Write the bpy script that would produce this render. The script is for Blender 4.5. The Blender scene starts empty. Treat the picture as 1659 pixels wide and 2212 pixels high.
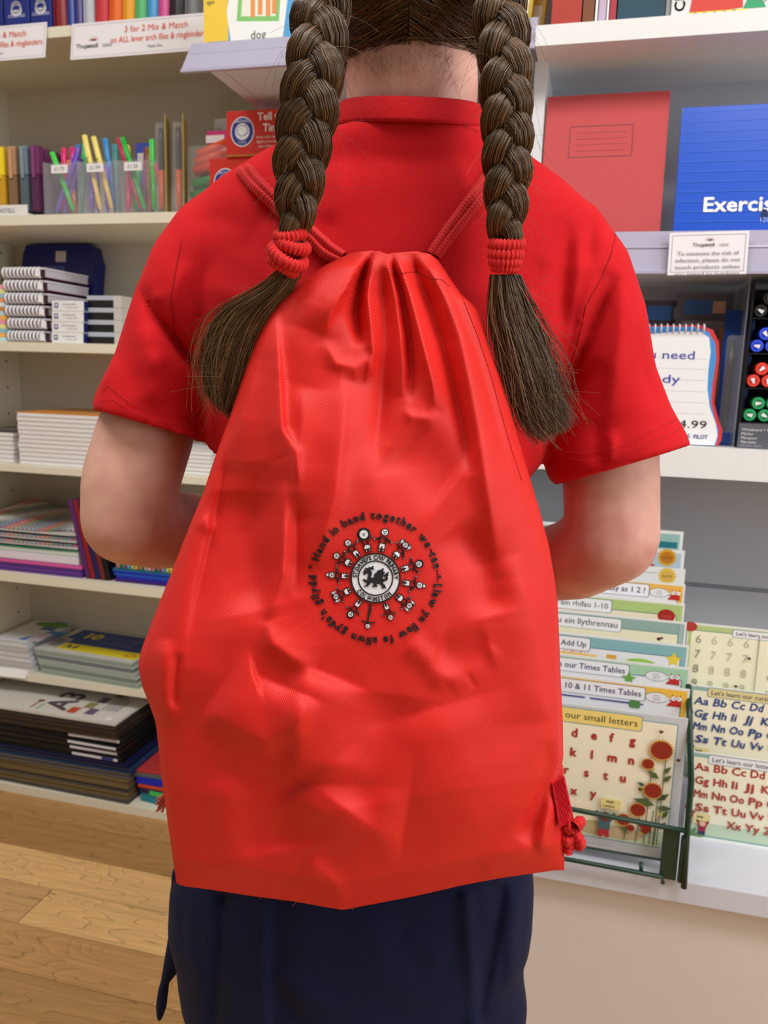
import bpy, bmesh, math, random
import numpy as np
from mathutils import Vector, Matrix
from mathutils.bvhtree import BVHTree
from mathutils.geometry import tessellate_polygon

SC = bpy.context.scene
COL = SC.collection
random.seed(7); RNG = np.random.default_rng(7)

# ------------------------------------------------------------------ camera
FPX, CX, CY = 1750.0, 829.5, 1106.0
YAW, PIT, ROL = math.radians(14.5), math.radians(9.75), math.radians(1.75)
CAM = np.array([0.0, 0.0, 1.0])
HEAD = np.array([-math.sin(YAW), math.cos(YAW), 0.0])
SIDE = np.array([math.cos(YAW), math.sin(YAW), 0.0])
UPZ = np.array([0.0, 0.0, 1.0])
_f = HEAD*math.cos(PIT) - UPZ*math.sin(PIT)
_u = HEAD*math.sin(PIT) + UPZ*math.cos(PIT)
_r = SIDE*math.cos(ROL) + _u*math.sin(ROL)
_u = _u*math.cos(ROL) - SIDE*math.sin(ROL)
cd = bpy.data.cameras.new('camera'); cam = bpy.data.objects.new('camera', cd); COL.objects.link(cam)
cam.matrix_world = Matrix(((_r[0], _u[0], -_f[0], CAM[0]), (_r[1], _u[1], -_f[1], CAM[1]), (_r[2], _u[2], -_f[2], CAM[2]), (0, 0, 0, 1)))
cd.sensor_width = 36; cd.sensor_fit = 'AUTO'; cd.lens = FPX/2212*36
cd.clip_start = 0.02
cd.dof.use_dof = True; cd.dof.focus_distance = 0.57; cd.dof.aperture_fstop = 13.0
SC.camera = cam

# ------------------------------------------------------------------ world, light, exposure
SC.view_settings.view_transform = 'Standard'; SC.view_settings.look = 'None'
SC.view_settings.gamma = 1.0; SC.view_settings.use_curve_mapping = False
SC.view_settings.exposure = 0.0
w = bpy.data.worlds.new('world'); SC.world = w; w.use_nodes = True
bg = w.node_tree.nodes['Background']; bg.inputs[0].default_value = (0.97, 0.98, 1.0, 1); bg.inputs[1].default_value = 0.05

def area(name, loc, rot, sx, sy, power, col, parent=None):
    l = bpy.data.lights.new(name, 'AREA'); l.shape = 'RECTANGLE'; l.size = sx; l.size_y = sy; l.energy = power; l.color = col
    o = bpy.data.objects.new(name, l); COL.objects.link(o); o.location = loc; o.rotation_euler = rot
    return o
# daylight of the shop front, behind and to the right of the photographer
area('shop_window_right_offscreen', (2.26, -0.4, 1.5), (0, math.radians(90), 0), 1.5, 2.5, 46, (0.93, 0.97, 1.0))
# ceiling panels
PANELS = [(-0.8, 0.12), (0.8, 0.12)]
for (x, y) in PANELS:
    area('ceiling_panel_offscreen', (x, y, 2.515), (0, 0, 0), 1.15, 0.55, 21, (1.0, 0.985, 0.965))

# ------------------------------------------------------------------ pixel -> place helpers (unproject onto a plane of known distance)
def ray(px, py):
    px = np.asarray(px, float); py = np.asarray(py, float)
    return _f + np.multiply.outer((px-CX)/FPX, _r) - np.multiply.outer((py-CY)/FPX, _u)
def PY(px, py, Y):
    d = ray(px, py); return CAM + d*((Y-CAM[1])/d[..., 1])[..., None] if d.ndim > 1 else CAM + d*((Y-CAM[1])/d[1])
def PZ(px, py, Z):
    d = ray(px, py); return CAM + d*((Z-CAM[2])/d[2])
def PG(px, py, s):                       # s = distance ahead of the photographer
    d = ray(px, py); k = np.asarray(s, float)/(d @ HEAD)
    return CAM + d*(k[..., None] if np.ndim(k) else k)
def to_px(P):
    q = np.asarray(P) - CAM; z = q @ _f
    return CX + FPX*(q @ _r)/z, CY - FPX*(q @ _u)/z

# ------------------------------------------------------------------ materials
def C(r, g, b):
    f = lambda v: ((v/255+0.055)/1.055)**2.4 if v > 10 else v/255/12.92
    return (f(r), f(g), f(b))
MATS = {}
def M(col, rough=0.5, spec=0.4, noise=0.06, scale=30, bump=0.0, trans=0.0, alpha=1.0, metal=0.0, coat=0.0, sheen=0.0, emit=0.0, sss=0.0, srgb=True):
    key = (tuple(col), rough, spec, noise, scale, bump, trans, alpha, metal, coat, sheen, emit, sss)
    if key in MATS: return MATS[key]
    m = bpy.data.materials.new('surface_%d' % len(MATS)); MATS[key] = m
    m.use_nodes = True; nt = m.node_tree; b = nt.nodes['Principled BSDF']
    c = C(*col) if srgb else col
    tc = nt.nodes.new('ShaderNodeTexCoord'); nz = nt.nodes.new('ShaderNodeTexNoise'); nz.inputs['Scale'].default_value = scale; nz.inputs['Detail'].default_value = 4
    nt.links.new(tc.outputs['Object'], nz.inputs['Vector'])
    mx = nt.nodes.new('ShaderNodeMix'); mx.data_type = 'RGBA'
    mx.inputs['A'].default_value = (*[v*(1-noise) for v in c], 1); mx.inputs['B'].default_value = (*[min(1, v*(1+noise)) for v in c], 1)
    nt.links.new(nz.outputs['Fac'], mx.inputs['Factor']); nt.links.new(mx.outputs['Result'], b.inputs['Base Color'])
    b.inputs['Roughness'].default_value = rough; b.inputs['Specular IOR Level'].default_value = spec
    b.inputs['Transmission Weight'].default_value = trans; b.inputs['Alpha'].default_value = alpha; b.inputs['Metallic'].default_value = metal
    b.inputs['Coat Weight'].default_value = coat; b.inputs['Sheen Weight'].default_value = sheen
    if sss: b.inputs['Subsurface Weight'].default_value = sss; b.inputs['Subsurface Radius'].default_value = (0.012, 0.004, 0.002); b.inputs['Subsurface Scale'].default_value = 1.0
    if emit: b.inputs['Emission Color'].default_value = (*c, 1); b.inputs['Emission Strength'].default_value = emit
    if bump:
        bp = nt.nodes.new('ShaderNodeBump'); bp.inputs['Strength'].default_value = bump; bp.inputs['Distance'].default_value = 0.001
        nt.links.new(nz.outputs['Fac'], bp.inputs['Height']); nt.links.new(bp.outputs['Normal'], b.inputs['Normal'])
    return m
WHITE = (238, 238, 240); BLACK = (22, 22, 24)
def weave(name, col, col2, pitch, strength, rough, spec, sheen, sheen_rough=0.4, diag=True, blotch=0.06, sss=0.0):
    m = bpy.data.materials.new(name); m.use_nodes = True; nt = m.node_tree; b = nt.nodes['Principled BSDF']
    tc = nt.nodes.new('ShaderNodeTexCoord')
    def wv(rot, sc):
        mp = nt.nodes.new('ShaderNodeMapping'); mp.inputs['Rotation'].default_value = rot
        nt.links.new(tc.outputs['Object'], mp.inputs['Vector'])
        t = nt.nodes.new('ShaderNodeTexWave'); t.wave_type = 'BANDS'; t.bands_direction = 'X'; t.inputs['Scale'].default_value = sc; t.inputs['Distortion'].default_value = 0.3
        nt.links.new(mp.outputs['Vector'], t.inputs['Vector']); return t
    sc = 0.314/pitch
    a1 = math.radians(48 if diag else 0); a2 = math.radians(-30 if diag else 90)
    t1 = wv((0, a1, 0), sc); t2 = wv((0, a2, 0), sc*1.0)
    mu = nt.nodes.new('ShaderNodeMath'); mu.operation = 'ADD'; nt.links.new(t1.outputs['Fac'], mu.inputs[0]); nt.links.new(t2.outputs['Fac'], mu.inputs[1])
    nz = nt.nodes.new('ShaderNodeTexNoise'); nz.inputs['Scale'].default_value = 45; nz.inputs['Detail'].default_value = 6; nt.links.new(tc.outputs['Object'], nz.inputs['Vector'])
    mr = nt.nodes.new('ShaderNodeMapRange'); mr.inputs['From Max'].default_value = 2.0; nt.links.new(mu.outputs[0], mr.inputs['Value'])
    mx = nt.nodes.new('ShaderNodeMix'); mx.data_type = 'RGBA'; mx.inputs['A'].default_value = (*col, 1); mx.inputs['B'].default_value = (*col2, 1)
    nt.links.new(mr.outputs['Result'], mx.inputs['Factor'])
    hs = nt.nodes.new('ShaderNodeHueSaturation'); mv = nt.nodes.new('ShaderNodeMapRange'); mv.inputs['To Min'].default_value = 1-blotch; mv.inputs['To Max'].default_value = 1+blotch
    nt.links.new(nz.outputs['Fac'], mv.inputs['Value']); nt.links.new(mv.outputs['Result'], hs.inputs['Value']); nt.links.new(mx.outputs['Result'], hs.inputs['Color'])
    nt.links.new(hs.outputs['Color'], b.inputs['Base Color'])
    bp = nt.nodes.new('ShaderNodeBump'); bp.inputs['Strength'].default_value = strength; bp.inputs['Distance'].default_value = 0.0006
    nt.links.new(mu.outputs[0], bp.inputs['Height']); nt.links.new(bp.outputs['Normal'], b.inputs['Normal'])
    b.inputs['Roughness'].default_value = rough; b.inputs['Specular IOR Level'].default_value = spec
    b.inputs['Sheen Weight'].default_value = sheen; b.inputs['Sheen Roughness'].default_value = sheen_rough
    b.inputs['Sheen Tint'].default_value = (min(1, col[0]*1.3+.1), col[1]+.1, col[2]+.1, 1)
    return m

# ------------------------------------------------------------------ mesh helpers
def tag(o, label=None, cat=None, group=None, kind=None):
    if label: o['label'] = label
    if cat: o['category'] = cat
    if group: o['group'] = group
    if kind: o['kind'] = kind
    return o
def empty(name, loc=(0, 0, 0), rot=(0, 0, 0)):
    o = bpy.data.objects.new(name, None); COL.objects.link(o); o.location = tuple(loc); o.rotation_euler = rot; o.empty_display_size = 0.02
    return o
def link(name, me, mats, parent=None, loc=(0, 0, 0), rot=(0, 0, 0)):
    for m in (mats if isinstance(mats, (list, tuple)) else [mats]): me.materials.append(m)
    o = bpy.data.objects.new(name, me); COL.objects.link(o); o.location = tuple(loc); o.rotation_euler = rot
    if parent is not None: o.parent = parent
    return o
def mesh_np(V, Q, smooth=True, mi=None):
    """V (n,3); Q (m,k) equal-size faces (3 or 4) as numpy"""
    V = np.asarray(V, np.float32); Q = np.asarray(Q, np.int32); k = Q.shape[1]
    me = bpy.data.meshes.new('mesh')
    me.vertices.add(len(V)); me.vertices.foreach_set('co', V.ravel())
    me.loops.add(Q.size); me.loops.foreach_set('vertex_index', Q.ravel())
    me.polygons.add(len(Q)); me.polygons.foreach_set('loop_start', np.arange(0, Q.size, k, dtype=np.int32))
    try: me.polygons.foreach_set('loop_total', np.full(len(Q), k, np.int32))
    except Exception: pass
    if mi is not None: me.polygons.foreach_set('material_index', np.asarray(mi, np.int32))
    me.update(calc_edges=True); me.validate()
    me.polygons.foreach_set('use_smooth', np.full(len(me.polygons), smooth))
    return me
def mesh_py(V, F, smooth=False, mi=None):
    me = bpy.data.meshes.new('mesh'); me.from_pydata([tuple(v) for v in V], [], [tuple(f) for f in F]); me.update()
    if mi is not None:
        for p, i in zip(me.polygons, mi): p.material_index = i
    if smooth:
        for p in me.polygons: p.use_smooth = True
    return me
class MB:
    """collects pieces of one part"""
    def __init__(s): s.V = []; s.F = []; s.I = []
    def add(s, V, F, mi=0):
        n = len(s.V); s.V += [tuple(v) for v in V]; s.F += [tuple(i+n for i in f) for f in F]; s.I += [mi]*len(F); return s
    def box(s, x0, x1, y0, y1, z0, z1, mi=0):
        V = [(x, y, z) for x in (x0, x1) for y in (y0, y1) for z in (z0, z1)]
        return s.add(V, [(0, 1, 3, 2), (4, 6, 7, 5), (0, 4, 5, 1), (2, 3, 7, 6), (0, 2, 6, 4), (1, 5, 7, 3)], mi)
    def rbox(s, x0, x1, y0, y1, z0, z1, b=0.002, mi=0):
        bm = bmesh.new(); bmesh.ops.create_cube(bm, size=1)
        for v in bm.verts: v.co = Vector(((x0+x1)/2+v.co.x*(x1-x0), (y0+y1)/2+v.co.y*(y1-y0), (z0+z1)/2+v.co.z*(z1-z0)))
        bmesh.ops.bevel(bm, geom=bm.edges[:], offset=b, segments=2, affect='EDGES', profile=0.6)
        bm.verts.ensure_lookup_table()
        s.add([v.co[:] for v in bm.verts], [[v.index for v in f.verts] for f in bm.faces], mi); bm.free(); return s
    def prism(s, poly, a, b, axis='y', mi=0):
        """poly in the two other axes, extruded a..b along axis"""
        n = len(poly)
        def p(u, v, t): return {'y': (u, t, v), 'z': (u, v, t), 'x': (t, u, v)}[axis]
        V = [p(u, v, a) for u, v in poly] + [p(u, v, b) for u, v in poly]
        F = [(i, (i+1) % n, n+(i+1) % n, n+i) for i in range(n)] + [tuple(range(n)), tuple(range(2*n-1, n-1, -1))]
        return s.add(V, F, mi)
    def tube(s, pts, r, n=8, mi=0, cap=True):
        pts = [Vector(p) for p in pts]; rr = r if isinstance(r, (list, tuple)) else [r]*len(pts)
        V = []; F = []
        t0 = (pts[1]-pts[0]).normalized(); a = t0.orthogonal().normalized()
        for i, p in enumerate(pts):
            t = (pts[min(i+1, len(pts)-1)]-pts[max(i-1, 0)]).normalized()
            a = (a - t*a.dot(t)).normalized(); b = t.cross(a)
            for k in range(n):
                an = 2*math.pi*k/n; V.append(p + (a*math.cos(an)+b*math.sin(an))*rr[i])
        for i in range(len(pts)-1):
            for k in range(n): F.append((i*n+k, i*n+(k+1) % n, (i+1)*n+(k+1) % n, (i+1)*n+k))
        if cap: F.append(tuple(range(n-1, -1, -1))); F.append(tuple((len(pts)-1)*n+k for k in range(n)))
        return s.add(V, F, mi)
    def build(s, name, mats, parent=None, loc=(0, 0, 0), rot=(0, 0, 0), smooth=False):
        return link(name, mesh_py(s.V, s.F, smooth, s.I), mats, parent, loc, rot)
def box(name, mats, x0, x1, y0, y1, z0, z1, parent=None, loc=(0, 0, 0), rot=(0, 0, 0), b=0.0):
    m = MB(); (m.rbox(x0, x1, y0, y1, z0, z1, b) if b else m.box(x0, x1, y0, y1, z0, z1))
    return m.build(name, mats, parent, loc, rot)

# text outlines -------------------------------------------------------------
TXT = {}
def text_geo(s, bold=0.0, shear=0.0):
    k = (s, bold, shear)
    if k in TXT: return TXT[k]
    cu = bpy.data.curves.new('t', 'FONT'); cu.body = s; cu.size = 1; cu.shear = shear; cu.resolution_u = 2
    o = bpy.data.objects.new('t', cu); COL.objects.link(o)
    me = bpy.data.meshes.new_from_object(o.evaluated_get(bpy.context.evaluated_depsgraph_get()))
    V = np.array([v.co[:2] for v in me.vertices]) if len(me.vertices) else np.zeros((0, 2))
    F = [tuple(p.vertices) for p in me.polygons]
    bpy.data.objects.remove(o); bpy.data.curves.remove(cu); bpy.data.meshes.remove(me)
    if bold and len(V):
        n = len(V); d = bold*.75; offs = [(0, 0), (d, d*.3), (-d, -d*.3), (d*.3, -d), (-d*.3, d)]
        F = [tuple(i+n*j for i in f) for j in range(len(offs)) for f in F]; V = np.concatenate([V+np.array(o_) for o_ in offs])
    TXT[k] = (V, F); return TXT[k]

class Print:
    """flat print laid on a panel: 2-D shapes in panel coordinates (metres), each a hair proud of the last"""
    def __init__(s): s.V = []; s.F = []; s.I = []; s.mats = []; s.z = 0.0
    def _mi(s, col):
        m = M(col, rough=0.45, noise=0.03) if isinstance(col, tuple) else col
        if m not in s.mats: s.mats.append(m)
        return s.mats.index(m)
    def _add(s, V, F, col, cop=1):
        n = len(s.V); s.z += 0.00006; m_ = max(1, len(V)//cop)
        s.V += [(x, y, s.z+.00001*(i//m_)) for i, (x, y) in enumerate(V)]; s.F += [tuple(i+n for i in f) for f in F]; s.I += [s._mi(col)]*len(F)
    def rect(s, x0, y0, x1, y1, col): s._add([(x0, y0), (x1, y0), (x1, y1), (x0, y1)], [(0, 1, 2, 3)], col)
    def poly(s, P, col):
        T = tessellate_polygon([[Vector((x, y, 0)) for x, y in P]]); s._add(P, T, col)
    def ell(s, x, y, rx, ry, col, n=20): s._add([(x+rx*math.cos(2*math.pi*i/n), y+ry*math.sin(2*math.pi*i/n)) for i in range(n)], [tuple(range(n))], col)
    def star(s, x, y, r, q, n, col, a0=math.pi/2): s.poly([(x+(r if i % 2 == 0 else q)*math.cos(a0+math.pi*i/n), y+(r if i % 2 == 0 else q)*math.sin(a0+math.pi*i/n)) for i in range(2*n)], col)
    def rrect(s, x0, y0, x1, y1, r, col):
        P = []
        for cx, cy, a in ((x1-r, y1-r, 0), (x0+r, y1-r, 90), (x0+r, y0+r, 180), (x1-r, y0+r, 270)):
            for k in range(5): an = math.radians(a+22.5*k); P.append((cx+r*math.cos(an), cy+r*math.sin(an)))
        s.poly(P, col)
    def frame(s, x0, y0, x1, y1, t, col):
        s.rect(x0, y0, x1, y0+t, col); s.rect(x0, y1-t, x1, y1, col); s.rect(x0, y0, x0+t, y1, col); s.rect(x1-t, y0, x1, y1, col)
    def line(s, P, t, col):
        for (a, b), (c, d) in zip(P[:-1], P[1:]):
            l = math.hypot(c-a, d-b) or 1e-9; nx, ny = -(d-b)/l*t/2, (c-a)/l*t/2
            s._add([(a+nx, b+ny), (a-nx, b-ny), (c-nx, d-ny), (c+nx, d+ny)], [(0, 1, 2, 3)], col)
    def text(s, t, x, y, h, col, bold=0.0, align='l', width=None, shear=0.0):
        V, F = text_geo(t, bold, shear)
        if not len(V): return
        sx = sy = h/0.7
        wd = V[:, 0].max()*sx
        if width: sx *= width/wd; wd = width
        ox = {'l': 0, 'c': -wd/2, 'r': -wd}[align]
        s._add([(x+ox+a*sx, y+b*sy) for a, b in V], F, col, 5 if bold else 1)
    def build(s, name, parent, loc=(0, 0, 0), rot=(math.pi/2, 0, 0)):
        """default: panel x right, y up, facing -Y"""
        if not s.V: return None
        return link(name, mesh_py(s.V, s.F, False, s.I), s.mats, parent, loc, rot)
def star_logo(p, x, y, k):
    for i in range(9):
        a = math.radians(10+20*i); c = [(230, 60, 50), (240, 150, 40), (60, 60, 150), (200, 40, 60), (240, 200, 50), (90, 40, 110), (235, 90, 40), (40, 120, 80), (210, 50, 50)][i]
        p.poly([(x+k*.15*math.cos(a-.2), y+k*.15*math.sin(a-.2)), (x+k*math.cos(a), y+k*.62*math.sin(a)), (x+k*.15*math.cos(a+.2), y+k*.15*math.sin(a+.2))], c)
    p.poly([(x-.34*k, y), (x-.2*k, y+.16*k), (x, y+.1*k), (x+.2*k, y+.16*k), (x+.34*k, y)], (70, 36, 66))
def shop_logo(p, x, y, h):
    star_logo(p, x, y+h*1.25, h*1.5)
    p.text('The', x-h*3.6, y, h*.8, (70, 70, 75)); p.text('pencil', x-h*1.7, y, h*.8, (25, 25, 30), bold=.02); p.text('case', x+h*1.9, y, h*.8, (130, 130, 135))

# ================================================================== the setting
cream = M((232, 226, 205), rough=0.45, noise=0.02)
greyw = M((222, 224, 228), rough=0.4, noise=0.02)
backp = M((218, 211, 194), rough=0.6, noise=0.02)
backg = M((186, 187, 192), rough=0.6, noise=0.03, scale=8)
wallm = M((205, 202, 196), rough=0.8, noise=0.03, scale=6)
def struct(o): o['kind'] = 'structure'; return o
floor = struct(box('floor', M((120, 88, 52), rough=.6), -2.4, 2.3, -2.6, 1.9, -0.05, -0.008))
struct(box('wall_back', wallm, -2.4, 2.3, 1.82, 1.9, 0, 2.55))
struct(box('wall_left', wallm, -2.48, -2.4, -2.6, 1.9, 0, 2.55))
m = MB(); m.box(2.3, 2.38, -2.6, -1.7, 0, 2.55); m.box(2.3, 2.38, 0.9, 1.9, 0, 2.55); m.box(2.3, 2.38, -1.7, 0.9, 0, .7); m.box(2.3, 2.38, -1.7, 0.9, 2.3, 2.55)
struct(m.build('wall_right', wallm))
m = MB(); m.box(2.28, 2.34, -1.7, -1.64, .7, 2.3); m.box(2.28, 2.34, .84, .9, .7, 2.3); m.box(2.28, 2.34, -1.7, .9, .7, .76); m.box(2.28, 2.34, -1.7, .9, 2.24, 2.3); m.box(2.29, 2.33, -.43, -.37, .76, 2.24)
win = struct(m.build('window_1', M((240, 240, 240), rough=.4)))
struct(box('ceiling', M((240, 239, 235), rough=.8), -2.4, 2.3, -2.6, 1.9, 2.55, 2.62))
for k, (x, y) in enumerate(PANELS):
    t = empty('ceiling_light', (x, y, 2.52)); tag(t, 'square-edged white ceiling light panel above the shop floor', 'ceiling light', 'ceiling light panels')
    m = MB(); m.box(-.6, .6, -.3, -.28, 0, .03); m.box(-.6, .6, .28, .3, 0, .03); m.box(-.6, -.58, -.28, .28, 0, .03); m.box(.58, .6, -.28, .28, 0, .03); m.build('frame', M((235, 235, 235)), t)
    box('diffuser', M((255, 252, 245), emit=1.5), -.58, .58, -.28, .28, .012, .02, t)

# wooden floor planks, laid along the shelves
def wood_mat(i, tint):
    m = bpy.data.materials.new('oak_plank_%d' % i); m.use_nodes = True; nt = m.node_tree; b = nt.nodes['Principled BSDF']
    tc = nt.nodes.new('ShaderNodeTexCoord'); oi = nt.nodes.new('ShaderNodeObjectInfo')
    ad = nt.nodes.new('ShaderNodeVectorMath'); ad.operation = 'ADD'; cm = nt.nodes.new('ShaderNodeCombineXYZ')
    ml = nt.nodes.new('ShaderNodeMath'); ml.operation = 'MULTIPLY'; ml.inputs[1].default_value = 37.0
    nt.links.new(oi.outputs['Random'], ml.inputs[0]); nt.links.new(ml.outputs[0], cm.inputs[0]); nt.links.new(ml.outputs[0], cm.inputs[2])
    nt.links.new(tc.outputs['Object'], ad.inputs[0]); nt.links.new(cm.outputs[0], ad.inputs[1])
    mp = nt.nodes.new('ShaderNodeMapping'); mp.inputs['Scale'].default_value = (1.6, 9.0, 3); nt.links.new(ad.outputs[0], mp.inputs['Vector'])
    n1 = nt.nodes.new('ShaderNodeTexNoise'); n1.inputs['Scale'].default_value = 1.5; n1.inputs['Detail'].default_value = 2; nt.links.new(mp.outputs[0], n1.inputs['Vector'])
    wv = nt.nodes.new('ShaderNodeMath'); wv.operation = 'MULTIPLY'; wv.inputs[1].default_value = 16.0; nt.links.new(n1.outputs['Fac'], wv.inputs[0])
    fr = nt.nodes.new('ShaderNodeMath'); fr.operation = 'FRACT'; nt.links.new(wv.outputs[0], fr.inputs[0])
    mp2 = nt.nodes.new('ShaderNodeMapping'); mp2.inputs['Scale'].default_value = (4, 120, 3); nt.links.new(ad.outputs[0], mp2.inputs['Vector'])
    n2 = nt.nodes.new('ShaderNodeTexNoise'); n2.inputs['Scale'].default_value = 1.0; n2.inputs['Detail'].default_value = 5; nt.links.new(mp2.outputs[0], n2.inputs['Vector'])
    cr = nt.nodes.new('ShaderNodeValToRGB'); e = cr.color_ramp.elements
    base = np.array(C(216, 172, 116))*tint
    e[0].position = 0.0; e[0].color = (*(base*0.55), 1); e[1].position = 1.0; e[1].color = (*(base*0.97), 1)
    k = e.new(.12); k.color = (*(base*1.08), 1); k2 = e.new(.55); k2.color = (*(base*1.0), 1)
    nt.links.new(fr.outputs[0], cr.inputs['Fac'])
    mx = nt.nodes.new('ShaderNodeMix'); mx.data_type = 'RGBA'; mx.blend_type = 'MULTIPLY'; mx.inputs['Factor'].default_value = 0.6
    mr = nt.nodes.new('ShaderNodeMapRange'); mr.inputs['From Min'].default_value = .3; mr.inputs['From Max'].default_value = .7; mr.inputs['To Min'].default_value = .72; mr.inputs['To Max'].default_value = 1.08
    nt.links.new(n2.outputs['Fac'], mr.inputs['Value']); nt.links.new(cr.outputs[0], mx.inputs['A']); nt.links.new(mr.outputs[0], mx.inputs['B'])
    nt.links.new(mx.outputs['Result'], b.inputs['Base Color']); b.inputs['Roughness'].default_value = .42; b.inputs['Specular IOR Level'].default_value = .35
    return m
WOODS = [wood_mat(i, np.array(t)) for i, t in enumerate([(.95, .93, .9), (.72, .66, .58), (1.2, 1.22, 1.2), (.85, .78, .7), (.66, .58, .5)])]
PW = 0.1015
plank_me = {}
edges = [1.8225 - PW*i for i in range(43)]
wi = 0
for r_, y1 in enumerate(edges):
    y0 = y1 - PW; x = -2.4 - random.uniform(0, 1.0)
    while x < 2.3:
        L = 1.18
        if r_ == 6 and x < -2.2: x = -0.95 - 1.18*2
        a, b_ = max(x, -2.4), min(x+L, 2.3)
        if b_ - a > .02:
            o = box('plank', WOODS[(wi*7+r_*3) % 5], a-(a+b_)/2+.0009, b_-(a+b_)/2-.0009, -PW/2+.0007, PW/2-.0007, -.008, 0, floor, ((a+b_)/2, (y0+y1)/2, 0))
            wi += 1
        x += L

# ------------------------------------------------------------------ shelving
def LX(px, Y, py=600): return float(PY(px, py, Y)[0])
def LZ(px, py, Y): return float(PY(px, py, Y)[2])
YF, YB = 1.497, 1.767                   # front edge and back panel of the left bay
def wbox(name, mat, x0, x1, y0, y1, z0, z1, root, b=0):
    l = root.location; return box(name, mat, x0-l.x, x1-l.x, y0-l.y, y1-l.y, z0-l.z, z1-l.z, root, b=b)
Z1, Z2, Z3, Z4, Z5, Z7 = 1.648, 1.2975, 1.0413, .7774, .532, .019
Z6 = .262
su = empty('shelving_unit', (-1.06, 1.63, 0)); tag(su, 'cream shelving bay filled with pens, notebooks and folders beside the wooden floor', 'shelves')
wbox('side_panel', cream, -1.435, -1.415, YF+.01, YB, 0, 2.1, su)
wbox('side_panel', greyw, -.695, -.667, 1.60, YB, 0, 2.1, su)
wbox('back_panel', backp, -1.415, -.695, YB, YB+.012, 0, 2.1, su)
for z, t, xr, yf in ((Z1, .0195, -.70, YF), (Z2, .020, -.60, YF), (Z3, .0193, -.60, YF), (Z4, .015, -.60, YF), (Z5, .0195, -.60, YF), (2.0, .02, -.7, YF)):
    m = MB(); m.box(-1.415+1.06, -.695+1.06, yf-1.63, YB-1.63, z-t, z)
    if xr > -.69: m.box(-.695+1.06, xr+1.06, yf-1.63, 1.598-1.63, z-t, z)
    m.build('shelf', cream, su)
wbox('shelf', cream, -1.415, -.695, 1.575, YB, Z6-.018, Z6, su)
wbox('plinth', cream, -1.415, -.60, YF-.003, YB, 0, Z7, su)
for k in range(22):                       # dark discs on the side panel, painted as the shade inside pin holes
    for yy in (1.56, 1.72):
        m = MB(); m.tube([(-.3549, yy-1.63, .36+.064*k), (-.3541, yy-1.63, .36+.064*k)], .0028, 8); m.build('pin_hole_shade', M((70, 62, 52)), su)

mu = empty('shelving_unit', (-.42, 1.58, 0)); tag(mu, 'white shelving bay with a lavender ticket rail behind the child', 'shelves')
zr0 = LZ(390, 158, 1.3); zr1 = LZ(425, 94, 1.335)
wbox('side_panel', greyw, -.69, -.666, 1.345, 1.592, zr1-.03, zr1-.012, mu)
wbox('back_panel', backg, -.665, -.17, YB, YB+.012, 0, 2.1, mu)
wbox('side_panel', greyw, -.19, -.172, 1.45, YB, 0, 2.1, mu)
for z in (1.24, .95, .65, .35, .06): wbox('shelf', greyw, -.665, -.19, 1.45, YB, z-.02, z, mu)
wbox('shelf', greyw, -.664, -.19, 1.34, YB, zr1-.03, zr1-.012, mu)
rail_m = M((176, 173, 196), rough=.25, spec=.5, noise=.02, coat=.3)
def rail(x0, x1, y_t, z_t, y_b, z_b, root):
    l = root.location; m = MB()
    prof = [(y_t, z_t), (y_b, z_b+.006), (y_b-.004, z_b+.004), (y_b-.004, z_b), (y_b+.004, z_b), (y_b+.006, z_b+.004), (y_t+.004, z_t)]
    m.prism([(a-l.y, b-l.z) for a, b in prof], x0-l.x, x1-l.x, 'x')
    m.tube([(x0-l.x, y_t*.62+y_b*.38-.0005-l.y, z_t*.62+z_b*.38-l.z), (x1-l.x, y_t*.62+y_b*.38-.0005-l.y, z_t*.62+z_b*.38-l.z)], .0018, 8)
    return m.build('ticket_rail', rail_m, root)
rail(LX(392, 1.3, 155), LX(1156, 1.3, 85), 1.335, zr1, 1.30, zr0, mu)

YR, YRB = 1.30, 1.50
ru = empty('shelving_unit', (.5, 1.33, 0)); tag(ru, 'pale grey shelving bay holding the exercise books above the green poster rack', 'shelves')
X0R = LX(1157, YR, 75)
za, zb = LZ(1400, 37, YR), LZ(1400, 83, YR)
wbox('shelf', M((232, 234, 234), rough=.4, noise=.02), X0R, 1.3, YR, YRB, zb, za, ru)
wbox('side_panel', greyw, X0R-.004, X0R+.014, 1.36, YRB, .36, zb, ru)
wbox('back_panel', backg, X0R+.014, 1.3, YRB, YRB+.012, 1.0, 2.0, ru)
zs = LZ(1400, 556, YR)
wbox('shelf', greyw, X0R+.014, 1.3, YR+.008, YRB, zs-.02, zs, ru)
rl = rail(X0R+.02, 1.3, YR+.004, LZ(1400, 499, YR), YR-.006, LZ(1400, 592, YR-.006), ru)
zc1, zc0 = LZ(1560, 968, YR), LZ(1560, 1036, YR)
wbox('shelf', M((232, 234, 234), rough=.4, noise=.02), X0R-.03, 1.3, YR, YRB, zc0, zc1, ru)
wbox('back_panel', backg, X0R+.014, 1.3, YRB, YRB+.012, zc1-.06, 1.0, ru)
zg = LZ(1600, 1273, YRB)
wbox('back_panel', backg, X0R-.03, 1.3, YRB, YRB+.012, zg+.005, zc0+.02, ru)
wbox('back_panel', backg, X0R-.03, 1.3, YRB, YRB+.012, .2, zg-.003, ru)
wbox('groove_strip', backg, X0R-.03, 1.3, YRB+.012, YRB+.016, zg-.02, zg+.02, ru)
zf0 = LZ(1400, 1939, 1.1)
wbox('base_shelf', M((214, 217, 228), rough=.4, noise=.04, scale=900), -.168, 1.3, 1.10, YRB+.012, zf0, zf0+.034, ru, b=.002)
wbox('base_panel', M((226, 217, 208), rough=.55, noise=.02), -.168, 1.3, 1.122, 1.14, 0, zf0-.001, ru)
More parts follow.
